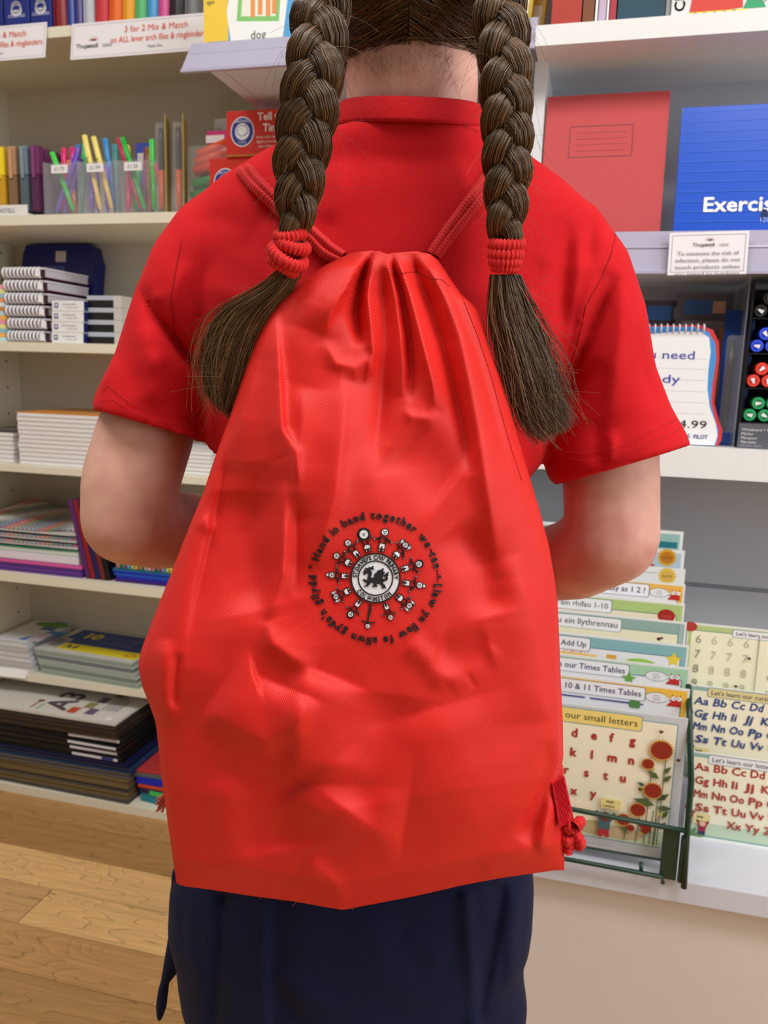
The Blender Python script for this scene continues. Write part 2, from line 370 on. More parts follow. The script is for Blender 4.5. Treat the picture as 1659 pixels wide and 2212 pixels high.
wbox('side_panel', M((226, 217, 208), rough=.55, noise=.02), -.168, -.15, 1.141, 1.5, 0, zf0-.001, ru)
ZD = zf0+.034

# ================================================================== things on the left bay
def unit(name, label, cat, loc, rot=(0, 0, 0), group=None):
    t = empty(name, loc, rot); tag(t, label, cat, group); return t
# --- top shelf: lever arch files and ring binders, seen from below
def binder(px0, px1, label, col, kind, tilt=0.0):
    Y = YF+.022; x0, x1 = LX(px0, Y, 45), LX(px1, Y, 45); wd = x1-x0
    t = unit('lever_arch_file' if kind == 'lever' else 'ring_binder', label, 'file', ((x0+x1)/2, Y, Z1+.0005+wd/2*math.sin(tilt)), (0, tilt, 0))
    mt = M(col, rough=.28, spec=.5, noise=.03)
    D, H = .235, .31
    m = MB()
    if kind == 'lever':
        m.rbox(-wd/2+.0008, wd/2-.0008, 0, .004, 0, H, .0018)
    else:
        n = 8; pr = [(-wd/2+.0008, .012)]+[(math.cos(math.pi-math.pi*i/n)*(wd/2-.0008), .012-.011*math.sin(math.pi*i/n)) for i in range(1, n)]+[(wd/2-.0008, .012)]
        m.prism(pr, 0, H, 'z')
    m.build('spine', mt, t, smooth=False)
    for s in (-1, 1): box('cover', mt, min(s*wd/2, s*(wd/2-.003)), max(s*wd/2, s*(wd/2-.003)), .005, D, 0, H, t)
    box('paper_block', M((235, 232, 225)), -wd/2+.005, wd/2-.005, .02, D-.01, .006, H-.02, t)
    if kind == 'lever':
        m = MB()
        for i in range(16):
            a = 2*math.pi*i/16; b2 = 2*math.pi*(i+1)/16
            m.add([(r*math.cos(q), y, .05+r*math.sin(q)) for q in (a, b2) for r in (.008, .012) for y in (-.0012, .0015)], [(0, 1, 3, 2), (4, 6, 7, 5), (0, 4, 5, 1), (2, 3, 7, 6), (0, 2, 6, 4), (1, 5, 7, 3)])
        m.build('finger_ring', M((205, 205, 210), metal=.8, rough=.3), t)
        p = Print(); p.ell(0, .075, .013, .011, (225, 228, 240)); p.ell(0, .077, .009, .008, col); p.rect(-.011, .073, .011, .0755, (225, 228, 240)); p.text('CONCORD', 0, .062, .0055, (225, 228, 240), align='c'); p.build('emblem', t, (0, -.0004, -.03))
    return t
binder(-60, 7, 'navy blue lever arch file standing at the shelf side panel', (24, 40, 120), 'lever')
binder(9, 64, 'navy blue lever arch file between two other navy files', (28, 46, 130), 'lever')
binder(66, 112, 'navy blue lever arch file beside the dark red binder', (28, 44, 128), 'lever')
for a, b_, l, c, tl in ((113, 142, 'dark red ring binder beside the navy lever arch files', (140, 30, 34), 0), (143, 160, 'thin royal blue ring binder beside the dark red one', (28, 60, 150), 0), (161, 177, 'thin purple ring binder beside the silver one', (70, 60, 130), 0),
    (178, 201, 'silver grey ring binder beside the thin purple one', (190, 195, 205), 0), (203, 231, 'red ring binder between silver and orange binders', (205, 50, 60), .05), (233, 260, 'orange ring binder on the top shelf', (238, 110, 40), .05), (262, 287, 'amber yellow ring binder on the top shelf', (240, 170, 40), .05),
    (289, 313, 'green ring binder on the top shelf', (90, 190, 120), .05), (315, 337, 'sky blue ring binder on the top shelf', (70, 160, 220), .05), (339, 361, 'pink ring binder on the top shelf', (215, 80, 150), .05), (363, 394, 'black ring binder on the top shelf', (32, 32, 36), .05), (396, 425, 'smoky clear grey ring binder beside the black one', (120, 120, 125), .05)):
    binder(a, b_, l, c, 'ring', tl)
# --- shelf edge offer signs
def sign(name, label, cx, cy_, wd, ht, Y, rot, fn, cat='sign', th=.0012):
    p0 = PY(cx, cy_, Y); o = box(name, M((240, 238, 242), rough=.12, coat=.6, noise=.01), -wd/2, wd/2, 0, th, -ht/2, ht/2, None, p0, rot)
    tag(o, label, cat); p = Print(); fn(p, wd, ht); p.build('print', o, (0, -.0002, 0)); return o
RED = (228, 92, 60)
def offer(p, w_, h_):
    p.frame(-w_/2+.004, -h_/2+.004, w_/2-.004, h_/2-.004, .0006, (170, 165, 190))
    shop_logo(p, -w_/2+.05, -.014, .0105)
    p.text('3 for 2 Mix & Match', .035, .010, .0115, RED, align='c'); p.text('on ALL lever arch files & ringbinders', .04, -.0085, .0115, RED, align='c', width=w_*.68); p.text('Thank You', .035, -.022, .005, (60, 60, 70), align='c')
sign('offer_sign', 'white offer sign with shop logo hanging below the coloured binders', 300, 79, .295, .068, YF-.008, (math.radians(-8), 0, 0), offer)
sign('offer_sign', 'white offer sign hanging below the navy lever arch files', -38, 97, .295, .068, YF-.008, (math.radians(-8), 0, 0), offer)
# --- 'dog' picture puzzle box on the ticket rail shelf
zt = zr1-.012
x0, x1 = LX(440, 1.345, 60), LX(655, 1.345, 60)
pz = box('puzzle_box', M((240, 205, 70), rough=.3, coat=.3), -(x1-x0)/2, (x1-x0)/2, 0, .035, 0, .185, None, ((x0+x1)/2, 1.345, zt)); tag(pz, 'yellow and blue picture puzzle box on the ticket rail', 'box')
p = Print(); w2 = (x1-x0)
p.rect(-w2/2+.045, 0, w2/2, .185, (80, 165, 220)); p.poly([(-w2/2+.052, 0), (-w2/2+.042, .06), (-w2/2+.07, .185), (-w2/2+.165, .185), (-w2/2+.14, 0)], (240, 243, 240))
p.poly([(-w2/2+.06, .045), (-w2/2+.072, .185), (-w2/2+.145, .185), (-w2/2+.135, .04)], (130, 200, 110)); p.poly([(-w2/2+.068, .052), (-w2/2+.078, .185), (-w2/2+.137, .185), (-w2/2+.129, .048)], (236, 238, 225))
for a, b_ in ((.085, .055), (.098, .058), (.112, .055), (.123, .058)): p.rect(-w2/2+a, b_-.006, -w2/2+a+.008, b_+.05, (232, 150, 80))
p.ell(-w2/2+.105, .115, .026, .03, (236, 160, 90)); p.text('dog', -w2/2+.085, .016, .013, (60, 60, 60))
for fx, fy, c in ((.165, .05, (240, 180, 120)), (.185, .08, (240, 170, 190)), (.178, .022, (200, 200, 80)), (.17, .12, (240, 150, 120))): p.ell(-w2/2+fx, fy, .011, .009, c); p.poly([(-w2/2+fx+.009, fy), (-w2/2+fx+.018, fy+.008), (-w2/2+fx+.018, fy-.008)], c)
p.rect(-w2/2+.006, .006, -w2/2+.042, .016, (90, 90, 190))
for k in range(4): p.text('ages 3-6 first words'[k*5:k*5+5], -w2/2+.006, .075+.012*k, .006, (70, 70, 60))
p.build('print', pz, (0, -.0002, 0))
# green game box showing behind the neck
gb = box('game_box', M((120, 180, 60), rough=.3, coat=.3), -.09, .09, 0, .05, 0, .13, None, (LX(1010, 1.5, 220), 1.5, 1.2402)); tag(gb, 'green game box with white lettering behind the neck of the child', 'box')
p = Print(); p.text('SHAPES', -.016, .075, .022, (245, 245, 245), bold=.03); p.text('matching', -.02, .045, .01, (235, 245, 220)); p.build('print', gb, (0, -.0003, 0))

# --- second shelf: fine liners in a tray
z = Z2
def marker_pen(x, y, col, capc, h=.128, r=.0098, label='', group='fine liners in the tray', z=Z2+.012):
    t = unit('fine_liner_pen', label, 'pen', (x, y, z), group=group)
    mt = M(col, rough=.3, noise=.03); m = MB(); m.rbox(-r, r, -r, r, 0, h*.55, .002); m.build('barrel', mt, t)
    m = MB(); m.rbox(-r*1.02, r*1.02, -r*1.02, r*1.02, h*.55+.0005, h, .0025); c = m.build('cap', M(capc, rough=.25, metal=.2), t)
    m = MB(); m.rbox(-.003, .003, -r*1.02-.004, -r*1.02-.0005, h*.5, h*.97, .0008); m.build('clip', M(tuple(min(255, int(v*1.15)) for v in capc), rough=.2, metal=.3), c)
tr = unit('display_tray', 'clear pen display tray printed with a maker name under the fine liners', 'tray', (LX(32, YF+.05, 450), YF+.012, Z2+.0004))
box('base', M((225, 225, 222), rough=.3), -.066, .062, 0, .125, 0, .006, tr); box('front_lip', M((232, 232, 228), rough=.2), -.066, .062, -.003, 0, 0, .022, tr)
p = Print(); p.text('FABER-CASTELL', -.052, .0065, .0085, (70, 72, 70)); p.build('print', tr, (0, -.0033, 0))
cols = [((232, 175, 40), 'golden yellow'), ((150, 115, 85), 'mid brown'), ((95, 110, 120), 'slate grey'), ((95, 45, 85), 'plum purple')]
for r_ in range(5):
    for k, (c, nm) in enumerate(cols):
        x = LX([10, 35, 60, 84][k], YF+.03, 400) + .0018*r_
        marker_pen(x, YF+.028+.023*r_, tuple(int(v*.9) for v in c), tuple(min(255, int(v*1.18)+14) for v in c), label=nm+' fine liner standing in the display tray', group=nm+' fine liners in the tray')
for a, b_, c, l in ((-22, 44, (150, 120, 120), 'red and grey flat pen tin behind the fine liners'), (46, 84, (150, 40, 50), 'dark red pen box behind the plum fine liners')):
    Y = YF+.165; o = box('pen_box', M(c, rough=.3), -(LX(b_, Y, 300)-LX(a, Y, 300))/2, (LX(b_, Y, 300)-LX(a, Y, 300))/2, 0, .06, 0, .175, None, ((LX(a, Y, 300)+LX(b_, Y, 300))/2, Y, Z2+.0003), b=.002); tag(o, l, 'box')
    p = Print(); w2 = (LX(b_, Y, 300)-LX(a, Y, 300))/2; p.rect(-w2+.004, .1, w2-.012, .16, (185, 190, 195)); p.rect(w2-.01, .0, w2-.002, .17, (190, 40, 45)); p.build('print', o, (0, -.0003, 0))
# --- clear cups of pens
acry = M((225, 230, 236), rough=.05, spec=.6, noise=.0, alpha=.1)
def pen_cup(px0, px1, label, pens, price, where):
    Y = YF+.014; x0, x1 = LX(px0, Y, 430), LX(px1, Y, 430); h = .106; d = .07; t = unit('pen_cup', label, 'cup', ((x0+x1)/2, Y, Z2+.0003)); w2 = (x1-x0)/2-.001
    th = .0012
    box('front', acry, -w2, w2, 0, th, .002, h-.004, t); box('back', acry, -w2, w2, d-th, d, .002, h+.012, t)
    for s in (-1, 1): box('side', acry, min(s*w2, s*(w2-th)), max(s*w2, s*(w2-th)), th, d-th, .002, h, t)
    box('base', acry, -w2, w2, 0, d, 0, .0018, t)
    b2 = box('price_label', M((240, 240, 240), rough=.4), -.019, .019, -.0006, -.0001, h-.024, h-.008, t, (.002, 0, 0))
    p = Print(); p.text(price, 0, h-.0195, .0075, (60, 60, 60), align='c'); p.build('print', b2, (0, -.0008, 0))
    for k, (bx, tx, top, c, nm, dep) in enumerate(pens):
        xb = bx*(w2-.008)*2-(w2-.008); xt = tx*(w2*2)-w2
        a = Vector(((x0+x1)/2+xb, Y+.010+dep*.045, Z2+.0075)); b3 = Vector(((x0+x1)/2+xt, Y+.012+dep*.05, Z2+top))
        L = (b3-a).length; dr = (b3-a).normalized(); q = Vector((0, 0, 1)).rotation_difference(dr)
        pe = empty('pen', a); pe.rotation_mode = 'QUATERNION'; pe.rotation_quaternion = q; tag(pe, nm+' pen standing in '+where, 'pen', nm+' pens in '+where)
        mt = M(c, rough=.25, spec=.5, noise=.02); m = MB(); m.tube([(0, 0, 0), (0, 0, .006), (0, 0, .01), (0, 0, L*.62)], [.0012, .0022, .0048, .005], 10); m.build('barrel', mt, pe, smooth=True)
        m = MB(); m.tube([(0, 0, L*.62), (0, 0, L*.63), (0, 0, L-.002), (0, 0, L)], [.0052, .0056, .0054, .0035], 10); cp = m.build('cap', M(tuple(min(255, int(v*1.12)+8) for v in c), rough=.25), pe, smooth=True)
        m = MB(); m.rbox(-.0016, .0016, -.0085, -.0058, L*.7, L*.98, .0005); m.build('clip', M(tuple(min(255, int(v*1.12)+8) for v in c), rough=.25), cp)
GR, PU, YE, BL, PK, TE, OR = (60, 190, 70), (120, 80, 190), (238, 200, 110), (60, 140, 200), (220, 50, 110), (70, 150, 160), (235, 120, 70)
pen_cup(94, 164, 'clear pen cup holding green, purple and orange pens beside the fine liner tray', [(.1, .95, .135, PU, 'purple', .2), (.25, .85, .12, (135, 90, 200), 'violet', .5), (.9, .15, .128, GR, 'bright green', .1), (.7, .45, .118, OR, 'orange', .6), (.1, .2, .145, PK, 'pink', .8), (.3, .4, .148, PK, 'pink', .95), (.5, .62, .152, (60, 120, 190), 'blue', .9), (.75, .85, .155, (90, 200, 130), 'mint green', .9)], '£1.75', 'the clear cup beside the fine liners')
pen_cup(166, 245, 'clear pen cup holding cream yellow, lilac and teal pens between two other cups', [(.55, .12, .158, YE, 'cream yellow', .1), (.95, .35, .155, YE, 'cream yellow', .15), (.85, .5, .157, BL, 'sky blue', .6), (.95, .72, .146, TE, 'teal', .7), (.15, .2, .10, PU, 'lilac', .3), (.3, .25, .095, PU, 'lilac', .5), (.68, .6, .10, PU, 'lilac', .35)], '£1.99', 'the clear cup between two other cups')
pen_cup(247, 326, 'clear pen cup holding green and crimson pens beside the blister packs', [(.8, .12, .15, (40, 160, 60), 'leaf green', .1), (.65, -.02, .15, (200, 40, 90), 'crimson', .2), (.95, .8, .15, (80, 200, 90), 'light green', .5), (.05, .2, .09, PK, 'rose', .4), (.25, .35, .1, (40, 150, 60), 'green', .6), (.75, .9, .105, PK, 'rose', .6), (.4, .5, .14, (140, 60, 120), 'magenta', .9), (.1, -.02, .145, YE, 'straw yellow', .8), (.6, .55, .14, (160, 110, 60), 'tan', .9)], '£1.50', 'the clear cup beside the blister packs')
sw = box('swatch_card', M((70, 90, 190), rough=.4), -.02, .02, 0, .002, 0, .165, None, (LX(308, 1.62, 290), 1.625, Z2+.0003)); tag(sw, 'small blue and white swatch card behind the pen cups', 'card')
p = Print(); p.rect(-.016, .11, .018, .145, (235, 230, 220)); p.rect(-.002, .115, .012, .13, (230, 180, 60)); p.build('print', sw, (0, -.0003, 0))
# --- blister packed pens seen edge on
for px, l in ((353, 'blister pack of an orange and black pen beside the pen cups'), (391, 'blister pack of an orange and black pen beside the packet of sticks')):
    Y = YF+.03; t = unit('blister_pack', l, 'pack', (LX(px, Y, 400), Y, Z2+.0003), (0, 0, math.radians(22)))
    box('backing_card', M((190, 165, 80), rough=.5), .004, .0055, 0, .07, 0, .19, t)
    m = MB(); m.rbox(-.018, .0036, .012, .045, .01, .178, .008); m.build('blister', M((235, 238, 240), rough=.08, spec=.6, noise=.0, alpha=.16), t)
    m = MB(); m.tube([(-.007, .028, .014), (-.007, .028, .022), (-.007, .028, .09)], [.002, .0055, .0058], 10); m.build('barrel', M((235, 100, 45), rough=.3), t, smooth=True)
    m = MB(); m.tube([(-.007, .028, .091), (-.007, .028, .15), (-.007, .028, .17)], [.0065, .0065, .005], 10); m.build('cap', M((60, 45, 45), rough=.3), t, smooth=True)
# --- packet of play sticks
t = unit('stick_packet', 'clear packet of orange, green and yellow sticks with a pink header', 'packet', (LX(447, YF+.05, 400), YF+.05, Z2+.0003), (0, math.radians(0), 0))
for k in range(9):
    c = [(215, 205, 50), (40, 140, 70), (40, 150, 75), (225, 70, 50), (232, 90, 55), (40, 130, 70), (235, 85, 50), (225, 75, 60), (215, 200, 60)][k]
    z_ = [.018, .04, .062, .088, .104, .078, .118, .096, .022][k]; yy = .012 if k not in (5, 7, 8) else .03
    m = MB(); m.tube([(-.042+.003*k, yy, z_), (.036, yy+.01, z_+.016+.004*k*.3)], .0105, 10); m.build('stick', M(c, rough=.4), t, smooth=True)
box('header', M((205, 60, 130), rough=.3), -.008, .05, .018, .021, .14, .165, t, b=.001); box('price_label', M((240, 235, 235)), -.01, .03, .0165, .0176, .142, .156, t)
m = MB(); n = 10
m.rbox(-.05, .045, .0005, .046, 0, .138, .016); m.build('wrapper', M((240, 243, 245), rough=.08, spec=.6, noise=.0, alpha=.14), t)
# --- red game boxes
def game(px0, px1, z0, h, label, lines, Y, px_logo):
    x0, x1 = LX(px0, Y, 300), LX(px1, Y, 300); w2 = (x1-x0)/2
    o = box('game_box', M((214, 52, 40), rough=.3, coat=.2), -w2, w2, 0, .085, 0, h, None, ((x0+x1)/2, Y, z0), b=.001); tag(o, label, 'box')
    p = Print(); r = min(.024, h*.34); lx = -w2+.033; lz = h*.54
    p.ell(lx, lz, r, r*1.12, (235, 235, 240), 28); p.ell(lx, lz, r*.92, r*1.03, (40, 50, 140), 28); p.ell(lx, lz, r*.62, r*.62, (235, 235, 240), 20)
    p.ell(lx, lz+.002, r*.5, r*.42, (60, 70, 150), 14); p.ell(lx, lz+.002, r*.44, r*.36, (235, 238, 240), 14); p.rect(lx-r*.08, lz-r*.6, lx+r*.08, lz-.002, (235, 238, 240)); p.text('ORCHARD', lx, lz+r*.66, r*.24, (235, 235, 245), align='c', width=r*1.3); p.text('TOYS', lx, lz-r*.9, r*.2, (235, 235, 245), align='c')
    for t_, hh, yy, xx, bb in lines: p.text(t_, xx-w2, yy, hh, (250, 245, 240), bold=bb)
    p.rect(-w2, 0, w2, .004, (190, 110, 40)); p.build('print', o, (0, -.0003, 0))
zA = Z2+.0003
game(452, 566, zA, .098, 'red game box with round blue tree logo, lower of the two', [('0', .01, .082, .108, .02)], YF+.012, 0)
game(489, 612, zA+.0985, .082, 'red game box about telling the time, on top of another red box', [('Tell the', .0135, .063, .064, .03), ('Time', .0135, .043, .075, .03), ('A fun clock matching', .0045, .031, .062, 0), ('digital and analogue', .0045, .023, .062, 0), ('time telling game', .0045, .015, .066, 0)], YF+.008, 0)
t = box('card_pack', M((205, 205, 200), rough=.35), -.03, .03, 0, .003, 0, .215, None, (LX(484, 1.64, 260), 1.64, Z2+.0003), (math.radians(-4), 0, 0), b=.001); tag(t, 'pale grey rounded card pack standing behind the red game boxes', 'pack')
p = Print(); p.text('Puzzles', 0, .185, .011, (110, 110, 105), align='c', shear=.2); p.rect(.008, .19, .03, .212, (185, 60, 50)); p.build('print', t, (0, -.0003, 0))
t = box('card_pack', M((190, 55, 48), rough=.35), -.022, .022, 0, .003, 0, .222, None, (LX(538, 1.66, 245), 1.66, Z2+.0003), b=.001); tag(t, 'dark red card pack standing behind the top game box', 'pack')

# --- third shelf
for k in range(13):
    c = [(200, 230, 235), (250, 190, 90), (150, 200, 220), (240, 235, 150), (245, 160, 180), (250, 190, 90), (190, 220, 235), (200, 140, 80), (225, 240, 240), (240, 160, 100), (160, 200, 215), (240, 235, 170), (245, 170, 185)][k]
    o = box('sticky_note_pad', M(c, rough=.7), -.036, .036, 0, .07, 0, .0088, None, (LX(8, YF+.012, 700)-.036+random.uniform(-.001, .001), YF+.012, Z3+.0003+.0091*k)); tag(o, 'small pastel sticky note pad in the pile beside the spiral notebooks', 'sticky notes', 'sticky note pads piled on the third shelf')
# spiral notebooks
xn0, xn1 = LX(14, YF+.02, 700), LX(104, YF+.02, 700); wn = xn1-xn0
for k in range(6):
    zk = Z3+.0003+.0262*k; dx = [0, .003, -.001, -.002, -.0025, -.006][k]
    t = unit('spiral_notebook', 'white spiral notebook with maroon edge, %s of its stack' % ['bottom', 'second from the bottom', 'third from the bottom', 'third from the top', 'second from the top', 'topmost'][k], 'notebook', ((xn0+xn1)/2+dx, YF+.022, zk), (0, 0, math.radians(random.uniform(-1.5, 1.5)-1)), 'spiral notebooks stacked on the third shelf')
    m = MB(); n = 6                                                    # pages sag a little towards the back
    box('page_block', M((206, 200, 210), rough=.8, noise=.1, scale=300), -wn/2+.002, wn/2-.001, .006, .148, .0045, .0195, t)
    box('cover', M((110, 40, 52), rough=.4), -wn/2, wn/2, .004, .149, .0028, .0042, t); box('binding_edge', M((58, 34, 44), rough=.6), -wn/2+.0025, wn/2-.0015, .0048, .0058, .0045, .0195, t); box('cover', M((226, 218, 228), rough=.35), -wn/2, wn/2, .004, .149, .0198, .0236, t)
    for i in range(10):
        a = -wn/2+.006+i*(wn*.82/9.0)
        m = MB(); m.tube([(a, .002+.011*math.cos(q)*.9, .0128+.0098*math.sin(q)) for q in [math.pi*2*j/10 for j in range(11)]], .0026, 6); m.build('wire_ring', M((238, 236, 240), rough=.25), t, smooth=True)
    box('price_label', M((245, 245, 248)), wn/2-.014, wn/2-.001, -.0108, -.0098, .004, .018, t)
# white boxes with navy ends
x0, x1 = LX(110, YF+.015, 700), LX(179, YF+.015, 700)
for k in range(4):
    t = unit('lead_box', 'white carton with a navy square logo, %s of its stack' % ['bottom', 'second from the bottom', 'second from the top', 'topmost'][k], 'box', ((x0+x1)/2+.0012*k, YF+.016, Z3+.0003+.0218*k), (0, 0, 0), 'white cartons stacked beside the spiral notebooks')
    w2 = (x1-x0)/2; box('body', M((240, 240, 240), rough=.35), -w2, w2-.0012, 0, .11, 0, .0213, t, b=.0006); box('end_panel', M((24, 34, 110), rough=.35), w2-.001, w2, .001, .109, .001, .0203, t)
    p = Print(); p.rect(-w2+.006, .006, -w2+.015, .0165, (30, 50, 130)); p.ell(-w2+.0105, .0125, .0026, .0022, (235, 240, 245)); p.rect(-w2+.0095, .0075, -w2+.0115, .011, (235, 240, 245)); p.text('drawing leads', -w2+.026, .0125, .004, (120, 125, 140)); p.text('0.5 mm  HB', -w2+.036, .006, .0035, (150, 155, 165)); p.build('print', t, (0, -.0003, 0))
x0, x1 = LX(189, YF+.03, 700), LX(262, YF+.03, 700); w2 = (x1-x0)/2
for k in range(4):
    t = unit('ink_box', 'black carton with a silver band, %s of its stack' % ['bottom', 'second from the bottom', 'second from the top', 'topmost'][k], 'box', ((x0+x1)/2, YF+.03, Z3+.0003+.0248*k), (0, 0, 0), 'black cartons stacked beside the white cartons')
    box('body', M((24, 24, 26), rough=.3), -w2, w2-.018, 0, .12, 0, .0145, t); box('lid', M((185, 192, 205), rough=.3), -w2, w2-.018, 0, .12, .0148, .0243, t, b=.001); box('end_panel', M((205, 200, 195), rough=.4), w2-.0178, w2, .001, .119, 0, .0243, t)
# navy box file leaning at the back
t = unit('box_file', 'navy blue box file with a white label leaning behind the spiral notebooks', 'box file', (LX(116, 1.70, 560), 1.69, Z3+.0052), (math.radians(-6), 0, 0))
x0, x1 = LX(34, 1.70, 560), LX(196, 1.70, 560); w2 = (x1-x0)/2; H = LZ(116, 527, 1.70)-Z3-.003
m = MB(); m.prism([(-w2, 0), (w2*.93, 0), (w2, H*.82), (w2*.86, H), (-w2*.82, H), (-w2*.92, H*.9)], 0, .045, 'y'); m.build('body', M((18, 28, 110), rough=.3), t)
lb = box('label', M((196, 190, 182)), -w2*.55, w2*.2, -.0008, -.0002, H*.28, H*.78, t); p = Print(); p.rect(-w2*.55, H*.66, w2*.2, H*.78, (70, 90, 160)); [p.rect(-w2*.48, H*(.36+.07*k), w2*.1, H*(.38+.07*k), (150, 145, 140)) for k in range(4)]; p.build('print', lb, (0, -.001, 0))
box('clasp', M((215, 200, 190)), 0, w2*.26, -.004, -.0005, H*.82, H*.93, t, b=.001)

# --- fourth shelf: piles of white pads
def pads(px0, px1, Y, n, hh, label, where, d=.28, z=Z4, top=None, skew=.002):
    x0, x1 = LX(px0, Y, 950), LX(px1, Y, 950); w2 = (x1-x0)/2
    for k in range(n):
        t = unit('paper_pad', label if k < n-1 or not top else top[0], 'pad', ((x0+x1)/2+random.uniform(-skew, skew), Y, z+.0003+hh*k), (0, 0, math.radians(random.uniform(-.6, .6))), where if k < n-1 or not top else None)
        box('page_block', M((240, 238, 238), rough=.8, noise=.03, scale=200), -w2, w2, .001, d-.001, .0004, hh*.8, t)
        box('cover', M(top[1] if (top and k == n-1) else (228, 226, 222), rough=.4), -w2-.0005, w2+.0005, 0, d, hh*.82, hh*.96, t)
        if k < n-1 or not top: box('backing', M((205, 203, 200)), -w2, w2, .003, d, 0, .0003, t)
        elif top: p = Print(); p.ell(.02, .16, .05, .05, (190, 175, 160), 24); p.text('sketch pad', -.07, .06, .02, (250, 230, 200)); p.build('print', t, (0, 0, hh*.97), (0, 0, 0))
pads(40, 245, YF+.02, 12, .0096, 'white paper pad in the tall pile under the orange pad', 'white pads piled under the orange one', .20, top=('orange covered pad with a grey oval, on top of the white pile', (226, 150, 50)))
pads(-70, 27, YF+.03, 7, .0098, 'white paper pad in the low pile with a dark pad on top', 'white pads piled under the dark one', .20, top=('dark grey covered pad on top of the low pile at the shelf side', (62, 62, 60)))
pads(330, 455, YF+.03, 6, .0085, 'white book in the pile on the fourth shelf beside the red bag', 'white books piled beside the red bag', .21, top=('glossy white book on top of the pile beside the red bag', (235, 236, 240)))

# --- fifth shelf
def spot_mat(name, base, pal, scale):
    m = bpy.data.materials.new(name); m.use_nodes = True; nt = m.node_tree; b = nt.nodes['Principled BSDF']; tc = nt.nodes.new('ShaderNodeTexCoord')
    vo = nt.nodes.new('ShaderNodeTexVoronoi'); vo.inputs['Scale'].default_value = scale; vo.inputs['Randomness'].default_value = 0.0; nt.links.new(tc.outputs['Object'], vo.inputs['Vector'])
    sp = nt.nodes.new('ShaderNodeSeparateXYZ'); nt.links.new(tc.outputs['Object'], sp.inputs[0])
    mm = nt.nodes.new('ShaderNodeMath'); mm.operation = 'MULTIPLY'; mm.inputs[1].default_value = scale/8.0; nt.links.new(sp.outputs[0], mm.inputs[0])
    fr = nt.nodes.new('ShaderNodeMath'); fr.operation = 'FRACT'; nt.links.new(mm.outputs[0], fr.inputs[0])
    cr = nt.nodes.new('ShaderNodeValToRGB'); cr.color_ramp.interpolation = 'CONSTANT'
    for i, c in enumerate(pal):
        e = cr.color_ramp.elements[i] if i < 2 else cr.color_ramp.elements.new(i/len(pal))
        e.position = i/len(pal); e.color = (*C(*c), 1)
    nt.links.new(fr.outputs[0], cr.inputs['Fac'])
    th = nt.nodes.new('ShaderNodeMath'); th.operation = 'LESS_THAN'; th.inputs[1].default_value = .5; nt.links.new(vo.outputs['Distance'], th.inputs[0])
    mx = nt.nodes.new('ShaderNodeMix'); mx.data_type = 'RGBA'; mx.inputs['A'].default_value = (*C(*base), 1); nt.links.new(cr.outputs[0], mx.inputs['B']); nt.links.new(th.outputs[0], mx.inputs['Factor']); nt.links.new(mx.outputs['Result'], b.inputs['Base Color']); b.inputs['Roughness'].default_value = .35
    return m
PAL = [(120, 40, 130), (30, 120, 70), (60, 130, 180), (150, 30, 110), (210, 90, 50), (180, 50, 40), (70, 140, 60), (50, 90, 120)]
spot = spot_mat('spotted_cover', (235, 235, 230), PAL, 88)
def curved_book(name, label, cat, x0, x1, Y, d, z0, th, mats, sag, group=None):
    """a soft book whose front edge curls; cover, pages"""
    t = unit(name, label, cat, ((x0+x1)/2, Y, z0), (0, 0, 0), group); w2 = (x1-x0)/2; n = 14
    for nm, za, zb, mt, o in (('page_block', 0.0006, th*.78, mats[1], .002), ('cover', th*.8, th, mats[0], 0)):
        V = []; F = []
        for i in range(n+1):
            x = -w2+2*w2*i/n; sg = sag*(1-(2*i/n-1)**2)*-1+sag
            for y, zz in ((o, za), (o, zb), (d-o, zb+sag*.9), (d-o, za+sag*.0)): V.append((x, y, zz+sg*(zz/th)))
        for i in range(n):
            a = i*4; b_ = a+4
            for j in range(4): F.append((a+j, a+(j+1) % 4, b_+(j+1) % 4, b_+j))
        F += [(3, 2, 1, 0), (n*4, n*4+1, n*4+2, n*4+3)]
        link(nm, mesh_py(V, F), mt, t)
    return t
x0, x1 = LX(-60, YF+.02, 1200), LX(168, YF+.02, 1200)
for k, (c, h, l) in enumerate((((96, 50, 140), .006, 'purple plastic folder at the bottom of the spotted notebook pile'), ((104, 58, 150), .006, 'purple plastic folder under the pink one'), ((88, 44, 130), .006, 'dark purple plastic folder in the spotted notebook pile'), ((215, 90, 160), .008, 'pink plastic folder under the white notebook'))):
    o = box('plastic_folder', M(c, rough=.3), x0-(x0+x1)/2-.0, x1-(x0+x1)/2+.01, 0, .23, 0, h*.9, None, ((x0+x1)/2, YF+.018, Z5+.0003+.0065*k), b=.0008); tag(o, l, 'folder')
o = box('notebook', M((228, 222, 232), rough=.7, noise=.05, scale=200), x0-(x0+x1)/2, x1-(x0+x1)/2, 0, .22, 0, .018, None, ((x0+x1)/2, YF+.022, Z5+.0285)); tag(o, 'thick white paged notebook above the pink folder', 'notebook')
curved_book('notebook', 'dark green edged notebook under the spotted covers', 'notebook', x0, x1, YF+.02, .22, Z5+.047, .012, (M((40, 130, 100), rough=.35), M((210, 222, 216), rough=.8)), .002)
for k in range(3):
    curved_book('notebook', 'spotted rainbow notebook, %s of three on the purple folders' % ['lowest', 'middle', 'topmost'][k], 'notebook', x0, x1-.003*k, YF+.018+.002*k, .22, Z5+.0625+.0142*k, .008, (spot, M((200, 200, 200), rough=.8)), .003 if k < 2 else .010, 'spotted rainbow notebooks')
